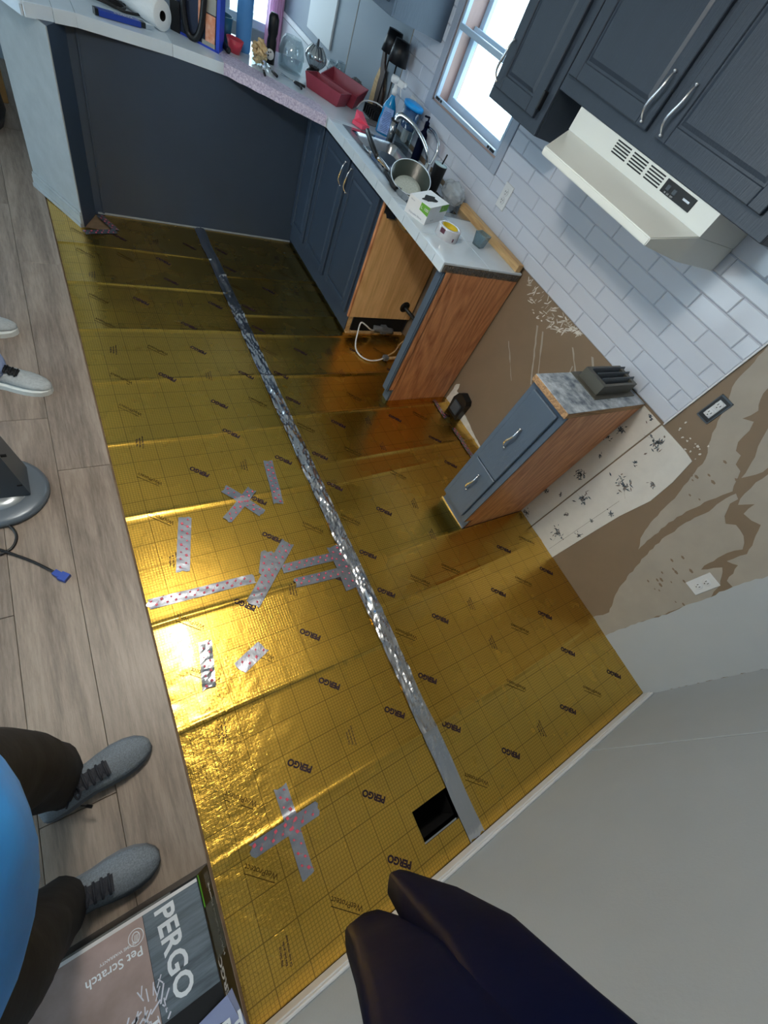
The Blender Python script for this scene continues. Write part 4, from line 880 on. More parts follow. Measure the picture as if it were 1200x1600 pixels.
# glove box, tape roll, square glass
gb = thing('glove_box', 'white and green disposable glove box beside the sink', 'box', (1.66, 1.96, CT))
p0 = Vector((1.587, 1.906, CT)); eu = (Vector((1.526, 2.021, CT)) - p0).normalized(); ev = (Vector((1.785, 2.006, CT)) - p0); lv = ev.length; ev.normalize(); ev = Vector((-eu.y, eu.x, 0)) if Vector((-eu.y, eu.x, 0)).dot(ev) > 0 else Vector((eu.y, -eu.x, 0)); lu = .130; H = .080
def gp(a, c_, z): return p0 + eu * a + ev * c_ + Vector((0, 0, z))
MB().add([gp(0, 0, 0), gp(lu, 0, 0), gp(lu, lv, 0), gp(0, lv, 0), gp(0, 0, H), gp(lu, 0, H), gp(lu, lv, H), gp(0, lv, H)], [(0, 1, 2, 3), (4, 7, 6, 5), (0, 4, 5, 1), (1, 5, 6, 2), (2, 6, 7, 3), (3, 7, 4, 0)]).build('carton', mat('white_card', (226, 228, 230), .5, var=.03), gb)
b = MB(); b.add([gp(.0, -.0006, .038), gp(.055, -.0006, .046), gp(.055, -.0006, .079), gp(.0, -.0006, .079)], [(0, 1, 2, 3)]).add([gp(-.0006, .13, .048), gp(-.0006, lv, .048), gp(-.0006, lv, .079), gp(-.0006, .13, .079)], [(0, 1, 2, 3)])
b.build('green_label', mat('leaf_green', (104, 168, 52), .5), gb)
tb = MB(); text_on(tb, 'L  100', .018, gp(.027, -.0012, .060), -eu, (0, 0, 1), .0003); text_on(tb, 'L', .018, gp(-.0012, .16, .063), ev, (0, 0, 1), .0003); tb.build('white_lettering', M['white'], gb, kind='stuff')
tb = MB(); text_on(tb, 'Disposable Gloves', .011, gp(.065, -.0010, .014), -eu, (0, 0, 1)); text_on(tb, 'Gloves', .009, gp(.105, -.0010, .066), -eu, (0, 0, 1)); text_on(tb, 'disposable', .009, gp(-.0010, .07, .016), ev, (0, 0, 1)); tb.build('grey_lettering', mat('grey_print', (130, 134, 150), .6), gb, kind='stuff')
pts = [(lu / 2 + .030 * math.cos(a) * (1 + .3 * math.sin(3 * a)), lv * .45 + .062 * math.sin(a) * (1 + .2 * math.cos(5 * a))) for a in [2 * PI * k / 24 for k in range(24)]]
MB().add([gp(a, c_, H + .0006) for a, c_ in pts], [tuple(range(24))]).build('slot_opening', M['dark'], gb)
tp = thing('tape_roll', 'roll of foil tape in printed wrapper on the counter', 'tape roll', (1.68, 1.815, CT))
MB().lathe([(.062, 0), (.063, .002), (.063, .050), (.061, .052), (.045, .052), (.044, .050), (.044, .002), (.045, 0), (.062, 0)], (1.685, 1.825, CT), 40, cap=False).build('roll', mat('printed_wrap', (214, 214, 216), .18, .3, col2=(196, 196, 202), vscale=30), tp)
MB().lathe([(.0436, .001), (.0436, .051), (.040, .051), (.040, .001), (.0436, .001)], (1.685, 1.825, CT), 40, cap=False).build('yellow_core', mat('yellow_card', (214, 190, 40), .6), tp)
b = MB()
for a0, a1, z0, z1 in ((3.3, 3.75, .026, .048), (4.6, 4.75, .008, .024), (5.2, 5.3, .01, .035)):
    n_ = 6; v = [(1.685 + .0634 * math.cos(a0 + (a1 - a0) * k / n_), 1.825 + .0634 * math.sin(a0 + (a1 - a0) * k / n_), CT + z) for k in range(n_ + 1) for z in (z0, z1)]; b.add(v, [(2 * k, 2 * k + 2, 2 * k + 3, 2 * k + 1) for k in range(n_)])
b.build('wrapper_print', mat('maroon_print', (92, 48, 62), .5), tp, kind='stuff')
gq = lambda cx, cy, s, z: [(cx + s * math.cos(PI / 4 + .35 + k * PI / 2), cy + s * math.sin(PI / 4 + .35 + k * PI / 2), z) for k in range(4)]
one('square_glass', MB().loft([gq(1.905, 1.80, .036, CT), gq(1.905, 1.80, .048, CT + .062), gq(1.905, 1.80, .042, CT + .062), gq(1.905, 1.80, .030, CT + .008)], True, False), mat('blue_grey_glass', (160, 190, 204), .08, trans=.75), 'square tapered clear glass cup near the pine strip', 'glass')

# ---- peninsula top
M['cloth'] = mat('mauve_towel', (226, 218, 234), .9, col2=(158, 148, 182), vscale=110, bump=.6, bscale=120)
b = MB(); V = []; nx, ny = 26, 16
for i in range(nx + 1):
    for j in range(ny + 1):
        s_, t_ = i / nx, j / ny; x = .985 + (1.505 - .985) * s_ + .02 * t_; yf = fy(min(x, 1.515)); y = yf - .014 + t_ * (.235 - .06 * s_); z = CT + .004 + .003 * mnoise.noise(Vector((x * 22, y * 22, 0)))
        V.append((x, y, z))
front_drop = [(V[i * (ny + 1)][0], V[i * (ny + 1)][1] - .004, CT - .046 + .0015 * math.sin(i * 1.3)) for i in range(nx + 1)]
b.add(V, [(i * (ny + 1) + j, (i + 1) * (ny + 1) + j, (i + 1) * (ny + 1) + j + 1, i * (ny + 1) + j + 1) for i in range(nx) for j in range(ny)], True)
b.add([V[i * (ny + 1)] for i in range(nx + 1)] + front_drop, [(i, nx + 1 + i, nx + 2 + i, i + 1) for i in range(nx)], True)
one('towel', b, M['cloth'], 'mottled mauve towel spread over the front edge of the peninsula counter', 'towel')

kn = thing('utility_knife', 'blue utility knife with chrome tip at the counter front edge', 'knife', (.53, 3.40, CT))
ka = Vector((.395, 3.372, CT + .014)); kb = Vector((.655, 3.446, CT + .014)); kd = (kb - ka).normalized()
MB().obox(ka, ka + kd * .20, .036, .022).build('handle', mat('cobalt_plastic', (36, 62, 150), .35), kn); MB().obox(ka + kd * .20, ka + kd * .225, .030, .020).obox(ka - kd * .016, ka, .026, .024).build('grip_ends', M['black'], kn); MB().obox(ka + kd * .225, kb, .026, .014).build('blade_tip', M['chrome'], kn)
tb = MB(); sd_ = Vector((-kd.y, kd.x, 0)); text_on(tb, 'KOBALT', .024, ka + kd * .12 + Vector((0, 0, .0116)) , -kd, -sd_, .0005); tb.build('white_letters', M['white'], kn)
pr_ = thing('paper_towel_roll', 'white paper towel roll lying on the peninsula counter', 'paper towel', (.70, 3.52, CT))
ra = Vector((.712, 3.488, CT + .060)); rb = ra + Vector((-.15, .235, 0)); rd = (rb - ra).normalized()
MB().lathe([(.020, 0), (.058, 0), (.060, .003), (.060, .257), (.058, .26), (.020, .26)], ra, 36, rd, cap=False).build('paper', mat('paper', (222, 224, 224), .9, bump=.2, bscale=90), pr_); MB().lathe([(.021, .001), (.021, .259), (.019, .259), (.019, .001)], ra, 24, rd, cap=False).lathe([(.001, .03), (.019, .03)], ra, 24, rd).build('core', M['dark'], pr_)
bg_ = thing('zip_bag', 'blue and black zip tool bag with orange packet showing through its window', 'bag', (.92, 3.54, CT))
bo = Vector((.86, 3.545, CT)); bu = (Vector((.995, 3.462, CT)) - bo).normalized(); bn = Vector((-bu.y, bu.x, 0)); bn = bn if bn.y > 0 else -bn
def bp_(a, c_, z): return bo + bu * a + bn * c_ + Vector((0, 0, z))
def bbox(a0, a1, c0, c1, z0, z1): return [bp_(a, c_, z) for z in (z0, z1) for c_ in (c0, c1) for a in (a0, a1)], [(0, 2, 3, 1), (4, 5, 7, 6), (0, 1, 5, 4), (2, 6, 7, 3), (0, 4, 6, 2), (1, 3, 7, 5)]
L_ = .158
MB().add(*bbox(-.07, L_, .004, .085, .0, .24)).build('body', mat('clear_film_dark', (40, 50, 72), .25), bg_)
MB().add(*bbox(L_ - .016, L_ + .002, -.002, .09, .0, .25)).add(*bbox(-.072, L_, -.002, .002, .0, .010)).build('blue_piping', mat('royal_blue', (40, 70, 190), .4), bg_)
MB().add(*bbox(.085, L_ - .022, -.004, .004, .028, .135)).add(*bbox(.045, .066, -.003, .004, .04, .17)).build('orange_packet', mat('orange_pack', (206, 120, 78), .5, col2=(226, 176, 150), vscale=40), bg_)
mgp = mat('grey_pack', (150, 152, 146), .5); MB().add(*bbox(.068, L_ - .020, -.005, .004, .010, .028)).build('pale_packet', mgp, bg_); MB().add(*bbox(.07, L_ - .02, -.003, .004, .14, .2)).build('pale_packet', mgp, bg_)
b = MB(); b.tube([bp_(-.03, -.012, .25), bp_(-.03, -.012, .12), bp_(-.01, -.012, .03), bp_(.03, -.012, .014), bp_(.06, -.012, .06), bp_(.075, -.012, .15), bp_(.08, -.012, .25)], .016, 8, 4); b.add(*bbox(-.10, -.05, -.01, .05, .0, .12)); b.build('black_strap', M['black'], bg_)
t = thing('black_cable', 'coiled black charging cable on the peninsula counter near paper roll', 'cable', (.46, 3.60, CT)); cr_ = random.Random(4)
MB().tube([(.40 + .07 * math.cos(k * .9) + .012 * k, 3.60 + .045 * math.sin(k * .9), CT + .008 + .004 * (k % 3)) for k in range(16)], .006, 8, 4).tube([(.545, 3.645, CT + .012), (.572, 3.655, CT + .016), (.578, 3.672, CT + .014), (.56, 3.68, CT + .012), (.545, 3.66, CT + .012)], .005, 8, 4).box(.49, .55, 3.63, 3.66, CT, CT + .022, .005).build('cord', M['black'], t)
t = thing('marker_cap', 'short dark cylinder lying at the bag corner on the towel', 'flashlight', (1.07, 3.51, CT)); MB().lathe([(.001, 0), (.013, .0), (.015, .004), (.015, .07), (.001, .07)], (1.06, 3.49, CT + .022), 18, (-.3, .9, .1)).build('barrel', M['black'], t); MB().lathe([(.001, -.001), (.009, -.001)], (1.06, 3.49, CT + .022), 14, (-.3, .9, .1)).build('lens', M['fan2'], t)
t = thing('blue_bottle', 'tall sky blue plastic bottle behind the jar of corks', 'bottle', (1.21, 3.70, CT)); MB().lathe([(.040, 0), (.044, .01), (.046, .25), (.04, .28)], (1.205, 3.70, CT), 24).build('body', mat('sky_blue_plastic', (92, 158, 226), .25), t)
t = thing('plastic_tub', 'dark teal plastic tub behind the zip bag', 'tub', (1.09, 3.70, CT)); MB().lathe([(.05, 0), (.062, .12), (.058, .12), (.046, .005)], (1.08, 3.72, CT), 24).build('tub_wall', mat('teal_plastic', (40, 96, 126), .4), t)
one_lathe('red_bowl', [(.03, 0), (.05, .06), (.046, .06), (.026, .005)], (1.125, 3.60, CT), mat('red_plastic', (196, 60, 80), .35), 'small red bowl between the zip bag and blue bottle', 'bowl')
cj = thing('cork_jar', 'glass jar heaped with pale corks on the peninsula', 'jar', (1.255, 3.545, CT)); MB().lathe([(.040, 0), (.047, .004), (.047, .05), (.045, .05), (.044, .006), (.001, .006)], (1.255, 3.545, CT), 24).build('jar_glass', M['pane'], cj)
mm = mat('cork', (214, 184, 138), .8, var=.25, vscale=60); kr = random.Random(6); b = MB()
for k in range(80):
    a = kr.uniform(0, 2 * PI); r2 = .034 * math.sqrt(kr.random()); z = kr.uniform(.012, .118 - r2); d = Vector((kr.gauss(0, 1), kr.gauss(0, 1), kr.gauss(0, .8))).normalized(); p = Vector((1.255 + r2 * math.cos(a), 3.545 + r2 * math.sin(a), CT + z)); b.tube([p - d * .015, p + d * .015], .0078, 7, 1)
b.build('corks', mm, cj, kind='stuff')
t = thing('pepper_grinder', 'tall black grinder with round white dial beside the cork jar', 'grinder', (1.365, 3.66, CT)); MB().lathe([(.028, 0), (.028, .10), (.024, .12), (.030, .14), (.030, .20), (.02, .22)], (1.365, 3.66, CT), 22).build('body', M['black'], t)
MB().lathe([(.001, .003), (.024, .003), (.025, 0)], (1.352, 3.633, CT + .045), 20, (-.42, -.9, .15)).build('dial', M['white'], t); q = MB(); [q.lathe([(.001, .0042), (.004, .0042)], (1.352 + .011 * math.cos(a), 3.633, CT + .045 + .011 * math.sin(a)), 8, (-.42, -.9, .15)) for a in (0, 1.26, 2.5, 3.77, 5.0)]; q.build('dial_marks', M['black'], t)
t = thing('peeler', 'slim vegetable peeler with dark handle on the towel', 'peeler', (1.32, 3.48, CT)); MB().tube([(1.318, 3.56, CT + .011), (1.318, 3.47, CT + .010)], [.006, .004], 8, 2).build('blade', M['chrome'], t); MB().tube([(1.318, 3.47, CT + .010), (1.322, 3.40, CT + .011)], .008, 8, 2).build('handle', M['black'], t)
t = thing('knife', 'small paring knife with black handle pointing at cork jar', 'knife', (1.25, 3.45, CT)); MB().obox((1.27, 3.50, CT + .010), (1.24, 3.40, CT + .010), .016, .002).build('blade', M['steel'], t); MB().tube([(1.24, 3.40, CT + .011), (1.225, 3.335, CT + .012)], .007, 8, 1).build('handle', M['black'], t)
t = thing('scissors', 'open scissors with black handles on the mauve towel', 'scissors', (1.44, 3.42, CT)); MB().obox((1.385, 3.50, CT + .010), (1.44, 3.41, CT + .010), .009, .002).obox((1.365, 3.46, CT + .012), (1.445, 3.42, CT + .012), .009, .002).build('blades', M['steel'], t); MB().tube([(1.44, 3.41, CT + .011), (1.46, 3.36, CT + .012), (1.455, 3.33, CT + .012)], .007, 8, 3).tube([(1.445, 3.42, CT + .011), (1.485, 3.40, CT + .012), (1.50, 3.385, CT + .012)], .007, 8, 3).build('handles', M['black'], t)
one_lathe('glass_jar', [(.07, 0), (.078, .006), (.082, .08), (.070, .13), (.050, .155), (.047, .155), (.066, .128), (.078, .08), (.074, .010), (.001, .008)], (1.50, 3.66, CT), M['glass'], 'large clear upside-down looking glass jar behind the scissors', 'jar', 36)
t = thing('glass_ornament', 'ribbed mirror-glass ball on dark foot beside large glass jar', 'ornament', (1.70, 3.74, CT)); b = MB(); prof = [(.03 + .04 * math.sin(k / 12 * PI), .04 + .11 * k / 12) for k in range(13)]; b.lathe(prof, (1.70, 3.74, CT), 24); [b.tube([(1.70 + (.0312 + .04 * math.sin(k / 8 * PI)) * math.cos(a), 3.74 + (.0312 + .04 * math.sin(k / 8 * PI)) * math.sin(a), CT + .04 + .11 * k / 8) for k in range(9)], .003, 5, 1) for a in [2 * PI * j / 12 for j in range(12)]]; b.build('ball', mat('mercury_glass', (196, 204, 208), .12, .8), t)
MB().lathe([(.045, 0), (.05, .02), (.03, .04)], (1.70, 3.74, CT), 20).build('foot', M['black'], t); MB().lathe([(.010, .15), (.006, .18), (.001, .182)], (1.70, 3.74, CT), 12).build('stem', M['fan2'], t)
wg = 'stemless wine glasses behind the red baskets'
for x, y, wl_ in ((1.86, 3.80, 'clear stemless glass nearer the mirror-glass ball ornament'), (1.95, 3.86, 'clear stemless glass farther from the ornament, close to the wall')): one_lathe('wine_glass', [(.020, 0), (.036, .03), (.038, .06), (.030, .10), (.028, .10), (.035, .06), (.033, .032), (.001, .006)], (x, y, CT), M['glass'], wl_, 'glass', 24, wg)
M['crimson'] = mat('dull_red_plastic', (142, 52, 68), .4, var=.08)
def tray(name, cx, cy, ang, L2, W2, H2, label, tilt=0.0):
    c, s_ = math.cos(ang), math.sin(ang)
    def q(a, b_, z): return (cx + a * c - b_ * s_, cy + a * s_ + b_ * c, CT + .001 + z + tilt * (b_ + W2))
    f = 1.18; v = [q(a * k, b_ * k, z) for z, k in ((0, 1), (H2, f), (H2, f - .06), (.006, .94)) for a, b_ in ((-L2, -W2), (L2, -W2), (L2, W2), (-L2, W2))]
    b = MB(); b.add(v, [(3, 2, 1, 0)] + [(r * 4 + k, r * 4 + (k + 1) % 4, r * 4 + 4 + (k + 1) % 4, r * 4 + 4 + k) for r in range(3) for k in range(4)] + [(12, 13, 14, 15)])
    return one(name, b, M['crimson'], label, 'basket')
tray('red_basket', 1.655, 3.39, -.95, .115, .06, .07, 'front dull red rectangular basket beside the mauve towel')
tray('red_basket', 1.80, 3.46, -.95, .12, .062, .075, 'rear dull red rectangular basket nearer the wall', .25)
bm = bmesh.new(); bmesh.ops.create_icosphere(bm, subdivisions=4, radius=1)
for v in bm.verts: p = v.co.copy(); d = 1 + .25 * mnoise.noise(p * 7); v.co = Vector((1.965 + p.x * .05 * d, 3.62 + p.y * .06 * d, CT + .045 + max(-.044, p.z * .05 * d)))
me = bpy.data.meshes.new('scrubber'); bm.to_mesh(me); bm.free(); me.materials.append(mat('grey_wool', (110, 118, 122), .8, var=.5, vscale=120)); o = bpy.data.objects.new('steel_wool', me); C.objects.link(o); recenter(tag(o, 'grey fuzzy steel wool ball by the wall behind red baskets', 'scrubber'))
for i, (x, y, dz, lb) in enumerate(((2.02, 3.375, .31, 'taller black-shaded lamp on thin stem, farther from the window'), (2.00, 3.235, .30, 'black-shaded lamp on thin stem nearer the kitchen window'))):
    t = thing('table_lamp', lb, 'lamp', (x, y, CT)); MB().lathe([(.045, 0), (.045, .010), (.008, .014)], (x, y, CT), 24).build('base', M['black'], t); MB().tube([(x, y, CT + .012), (x, y, CT + dz)], .005, 8, 1).build('stem', M['black'], t)
    MB().lathe([(.062, dz), (.046, dz + .105), (.001, dz + .105)], (x, y, CT), 28).build('shade', M['black'], t)
t = thing('cutting_board', 'dark wooden board leaning on the wall left of the lamps', 'board', (2.05, 3.53, CT)); b = MB()
pl = jag([(3.40, CT + .002), (3.50, CT + .002), (3.51, 1.06), (3.505, 1.10), (3.53, 1.14), (3.545, 1.20), (3.515, 1.215), (3.49, 1.16), (3.455, 1.13), (3.45, 1.09), (3.41, 1.03)], .002); b.prism(pl, 2.062, 2.078, 'x'); b.build('wood', woodmat('walnut', (40, 28, 22), (78, 54, 40), 'z', 5), t)
t = thing('cutting_board', 'pale rounded wooden board behind the dark board', 'board', (2.08, 3.53, CT)); b = MB(); b.prism([(3.42, CT + .002), (3.60, CT + .002), (3.59, 1.05), (3.56, 1.12), (3.50, 1.13), (3.44, 1.05)], 2.080, 2.092, 'x'); b.build('wood', M['rawx'], t)
t = thing('dish_rack', 'small black rack at the wall foot by the boards', 'rack', (2.0, 3.3, CT)); b = MB()
for k in range(6): b.box(1.93, 2.05, 3.22 + k * .03, 3.228 + k * .03, CT, CT + .05)
b.box(1.93, 2.05, 3.22, 3.38, CT, CT + .006); b.build('rack_bars', M['black'], t)
t = thing('white_cord', 'thin white cord arching over the rack to the wall outlet', 'cable', (1.95, 3.32, CT)); MB().tube([(1.87, 3.36, CT + .01), (1.90, 3.34, CT + .06), (1.96, 3.28, CT + .085), (2.03, 3.20, CT + .08), (2.08, 3.12, CT + .13)], .0035, 8, 4).build('cord', M['white'], t)
one('stone_trivet', MB().box(1.84, 1.98, 3.13, 3.20, CT, CT + .014, .003).box(1.86, 1.96, 3.145, 3.185, CT + .014, CT + .017), mat('grey_stone', (120, 118, 120), .6, var=.2), 'small grey slab on counter between pink cloth and red basket', 'trivet')
# dining side
t = thing('wall_panel', 'pale framed panel hung on the white dining wall', 'picture', (XW, 4.6, 1.05)); MB().box(XW - .015, XW, 4.38, 4.86, .955, 1.40, .004).build('board', mat('pale_board', (214, 220, 222), .5), t)
t = thing('curtain', 'pink sheer curtain hanging at the dining window by the corner', 'curtain', (2.05, 5.36, .6)); V = []
for k in range(30):
    for z in (.62, 2.05): V.append((1.93 + .15 * k / 29, 5.37 + .012 * math.sin(k * 1.4), z))
MB().add(V, [(2 * k, 2 * k + 2, 2 * k + 3, 2 * k + 1) for k in range(29)], True).build('fabric', mat('pink_sheer', (236, 182, 220), .8, trans=.3), t)
t = thing('backpack', 'black bag slumped on planks beyond the peninsula end', 'bag', (-.28, 4.4, .006)); rr_ = []
for z, a, c_ in ((.006, .17, .22), (.08, .20, .26), (.22, .19, .24), (.36, .15, .18), (.42, .06, .08)): rr_.append([(-.30 + a * math.cos(q), 4.32 + c_ * math.sin(q), z) for q in [2 * PI * k / 20 for k in range(20)]])
MB().loft(rr_).build('body', M['black'], t); MB().tube([(-.18, 4.15, .25), (-.12, 4.2, .33), (-.15, 4.4, .36)], .012, 8, 3).build('strap', M['fan2'], t)
one('cardboard_box', MB().box(-.38, -.08, 4.62, 4.86, .006, .40, .004), mat('cardboard', (176, 142, 92), .8, var=.08), 'brown cardboard box behind the black bag beyond the peninsula', 'box')

# ------------------------------------------------------------------ left floor: fan stand, cord, carton
fs = thing('tower_fan', 'grey tower fan on a round base standing on the planks', 'fan', (-.375, 1.255, .006))
MB().lathe([(.152, .006), (.158, .012), (.155, .026), (.140, .034), (.098, .036)], (-.375, 1.255, 0), 56).build('base_disc', M['fan'], fs)
MB().lathe([(.001, .046), (.06, .045), (.096, .038), (.0975, .034)], (-.375, 1.255, 0), 48).build('inner_disc', mat('satin_silver', (150, 158, 164), .25, .4), fs)
def sq(hx, hy, z, cx=-.375, cy=1.27): return [(cx - hx, cy - hy, z), (cx + hx, cy - hy, z), (cx + hx, cy + hy, z), (cx - hx, cy + hy, z)]
b = MB(); b.loft([sq(.100, .066, .044), sq(.066, .055, .30), sq(.066, .055, 1.02), sq(.05, .045, 1.05)], True, False); b.build('column', M['fan2'], fs)
for z_ in (.10, .27): MB().box(-.30, -.285, 1.206, 1.212, z_, z_ + .008).build('screw_slot', M['dark'], fs)
b = MB()
for k in range(24): b.box(-.43, -.32, 1.213, 1.2155, .36 + k * .026, .372 + k * .026)
b.build('grille_slots', M['black'], fs)
cd = thing('power_cord', 'black power cord with blue plug on the plank floor', 'cable', (-.3, .95, .006))
MB().tube([(-.36, 1.108, .016), (-.345, 1.085, .012), (-.338, 1.05, .011), (-.352, 1.01, .011), (-.385, .99, .011), (-.42, .995, .011), (-.43, 1.02, .012), (-.40, 1.015, .015), (-.36, .985, .014), (-.30, .932, .011), (-.245, .87, .012)], .0048, 8, 4).build('cord', M['black'], cd)
MB().obox((-.247, .872, .015), (-.232, .853, .015), .020, .016).obox((-.232, .853, .015), (-.212, .834, .015), .030, .018).build('plug', mat('blue_plug', (34, 70, 160), .4), cd)

cx_ = thing('flooring_carton', 'black and wood-print flooring carton lying by the seated sneakers', 'box', (-.2, -.4, .006)); cx_['label'] = 'opened flooring carton with large white brand lettering beside the grey sneakers'
TX, TZ_ = -.034, .118
b = MB(); b.prism([(-.47, .006), (-.004, .006), (-.004, .03), (TX, TZ_), (-.47, TZ_)], -.60, -.192, 'y'); b.build('carton', mat('black_card', (24, 26, 30), .35, var=.1), cx_)
def tq(x0, x1, y0, y1, lift=.0008): return [(x0, y0, TZ_ + lift), (x1, y0, TZ_ + lift), (x1, y1, TZ_ + lift), (x0, y1, TZ_ + lift)]
MB().add(tq(-.167, TX - .002, -.425, -.205), [(0, 1, 2, 3)]).build('dark_print', woodmat('printed_dark_wood', (60, 72, 82), (110, 124, 136), 'x', 6, .35, 5), cx_)
MB().add(tq(-.47, -.168, -.595, -.205), [(0, 1, 2, 3)]).build('photo_print', mat('printed_room', (176, 158, 156), .35, col2=(128, 112, 106), vscale=5), cx_)
MB().add(tq(-.47, TX - .002, -.205, -.197, .001), [(0, 1, 2, 3)]).build('white_stripe', M['white'], cx_)
MB().add(tq(-.47, -.10, -.1965, -.1925), [(0, 1, 2, 3)]).build('grey_flap', woodmat('printed_grey_wood', (84, 86, 86), (120, 122, 120), 'x', 6, .4, 5), cx_)
tb = MB(); text_on(tb, 'PERGO', .062, (-.118, -.308, TZ_ + .001), (0.05, -1, 0), (1, .05, 0), .0016); text_on(tb, 'PERGO', .05, (-.085, -.515, TZ_ + .001), (-1, 0, 0), (0, -1, 0), .0012)
text_on(tb, 'Pet Scratch', .026, (-.238, -.268, TZ_ + .0012), (-1, 0, 0), (0, -1, 0), .0003); text_on(tb, 'LIFETIME WARRANTY', .0085, (-.225, -.247, TZ_ + .0012), (-1, 0, 0), (0, -1, 0), .0001)
for r0, r1, sx_ in ((.0155, .017, 1), (.0075, .009, 1)):
    n_ = 28; v = [(-.188 + r * math.cos(2 * PI * k / n_), -.238 + r * math.sin(2 * PI * k / n_) * (1 if r1 > .01 else 1.25), TZ_ + .0014) for k in range(n_) for r in (r0, r1)]; tb.add(v, [(2 * k, 2 * k + 1, (2 * k + 3) % (2 * n_), (2 * k + 2) % (2 * n_)) for k in range(n_)])
for k in range(4): tb.obox((-.192 + k * .0025, -.244, TZ_ + .0014), (-.190 + k * .0025, -.233, TZ_ + .0014), .001, .0002)
tb.add(tq(-.215, -.172, -.415, -.409, .0012), [(0, 1, 2, 3)])
tb.build('white_lettering', mat('white_print', (226, 234, 242), .4), cx_, kind='stuff')
sn = (Vector((-.004, 0, .03)) - Vector((TX, 0, TZ_))); upv = Vector((sn.z, 0, -sn.x)) * -1
tb = MB(); mid = Vector(((TX - .004) / 2, 0, (TZ_ + .03) / 2)); sup = -sn.normalized()
text_on(tb, 'Hybrid Resilient Flooring', .0165, (mid.x + sn.x * .18, -.315, mid.z + sn.z * .18), (0, 1, 0), sup, .0005); text_on(tb, 'PERGO', .034, (mid.x - sn.x * .25, -.435, mid.z - sn.z * .25), (0, 1, 0), sup, .001)
for k in range(4): text_on(tb, 'flooring planks', .0055, (mid.x + sn.x * (.05 + .1 * k), -.222, mid.z + sn.z * (.05 + .1 * k)), (0, 1, 0), sup)
tb.build('side_lettering', bpy.data.materials['white_print'], cx_, kind='stuff')
n2 = sup.cross(Vector((0, 1, 0))); n2 = n2 if n2.x > 0 else -n2
def sq2(y0, y1, a, c_): return [Vector((TX, y, TZ_)) + sn * t + n2 * .0006 for y, t in ((y0, a), (y1, a), (y1, c_), (y0, c_))]
MB().add(sq2(-.27, -.194, .02, .12), [(0, 1, 2, 3)]).build('green_stripe', mat('bright_green', (92, 186, 60), .5), cx_)
MB().add(sq2(-.39, -.27, .10, .95), [(0, 1, 2, 3)]).build('side_photo', mat('printed_slate', (74, 88, 96), .4, var=.1), cx_)
# torn flap and blue grey sheet at the near end
MB().add([(-.11, -.47, TZ_ + .004), (-.028, -.455, TZ_ + .012), (.0, -.58, .10), (-.13, -.595, TZ_ + .004)], [(0, 3, 2, 1)]).add([(-.028, -.455, TZ_ + .012), (-.015, -.452, TZ_ + .002), (.002, -.58, .06), (.0, -.58, .10)], [(0, 3, 2, 1)]).build('torn_flap', mat('blue_grey_sheet', (150, 164, 206), .4), cx_)
b = MB(); fr_ = random.Random(9)
for k in range(90):
    u_ = fr_.random(); x = -.20 - .22 * u_ + .03 * fr_.gauss(0, 1); y = -.375 - .10 * u_ - .03 * abs(fr_.gauss(0, 1)); a = fr_.uniform(.3, 1.2); l = fr_.uniform(.012, .035); b.obox((x, y, TZ_ + .0012), (x + l * math.cos(a), y + l * math.sin(a), TZ_ + .0012), .0035, .0003)
for k in range(14):
    x = -.20 + .05 * fr_.random(); y = -.44 + .09 * fr_.random(); a = fr_.uniform(.9, 2.2); l = fr_.uniform(.012, .03); b.obox((x, y, TZ_ + .0012), (x + l * math.cos(a), y + l * math.sin(a), TZ_ + .0012), .0025, .0003)
b.build('photo_detail', mat('pale_print', (208, 212, 226), .4), cx_, kind='stuff')

# ------------------------------------------------------------------ people
def skin_mesh(J, E, m, name, parent, sub=2):
    me = bpy.data.meshes.new(name); off = Vector(parent.location); me.from_pydata([tuple(Vector(p[:3]) - off) for p in J], E, []); me.materials.append(m)
    o = bpy.data.objects.new(name, me); C.objects.link(o); o.parent = parent
    sk_ = o.modifiers.new('skin', 'SKIN'); sk_.use_smooth_shade = True
    for i, p in enumerate(J): d = me.skin_vertices[0].data[i]; d.radius = (p[3], p[4] if len(p) > 4 else p[3]); d.use_root = (i == 0)
    ss = o.modifiers.new('sub', 'SUBSURF'); ss.levels = sub; ss.render_levels = sub
    dg = bpy.context.evaluated_depsgraph_get(); m2 = bpy.data.meshes.new_from_object(o.evaluated_get(dg)); o.modifiers.clear(); o.data = m2; bpy.data.meshes.remove(me); m2.materials.clear(); m2.materials.append(m)
    for p in m2.polygons: p.use_smooth = True
    return o

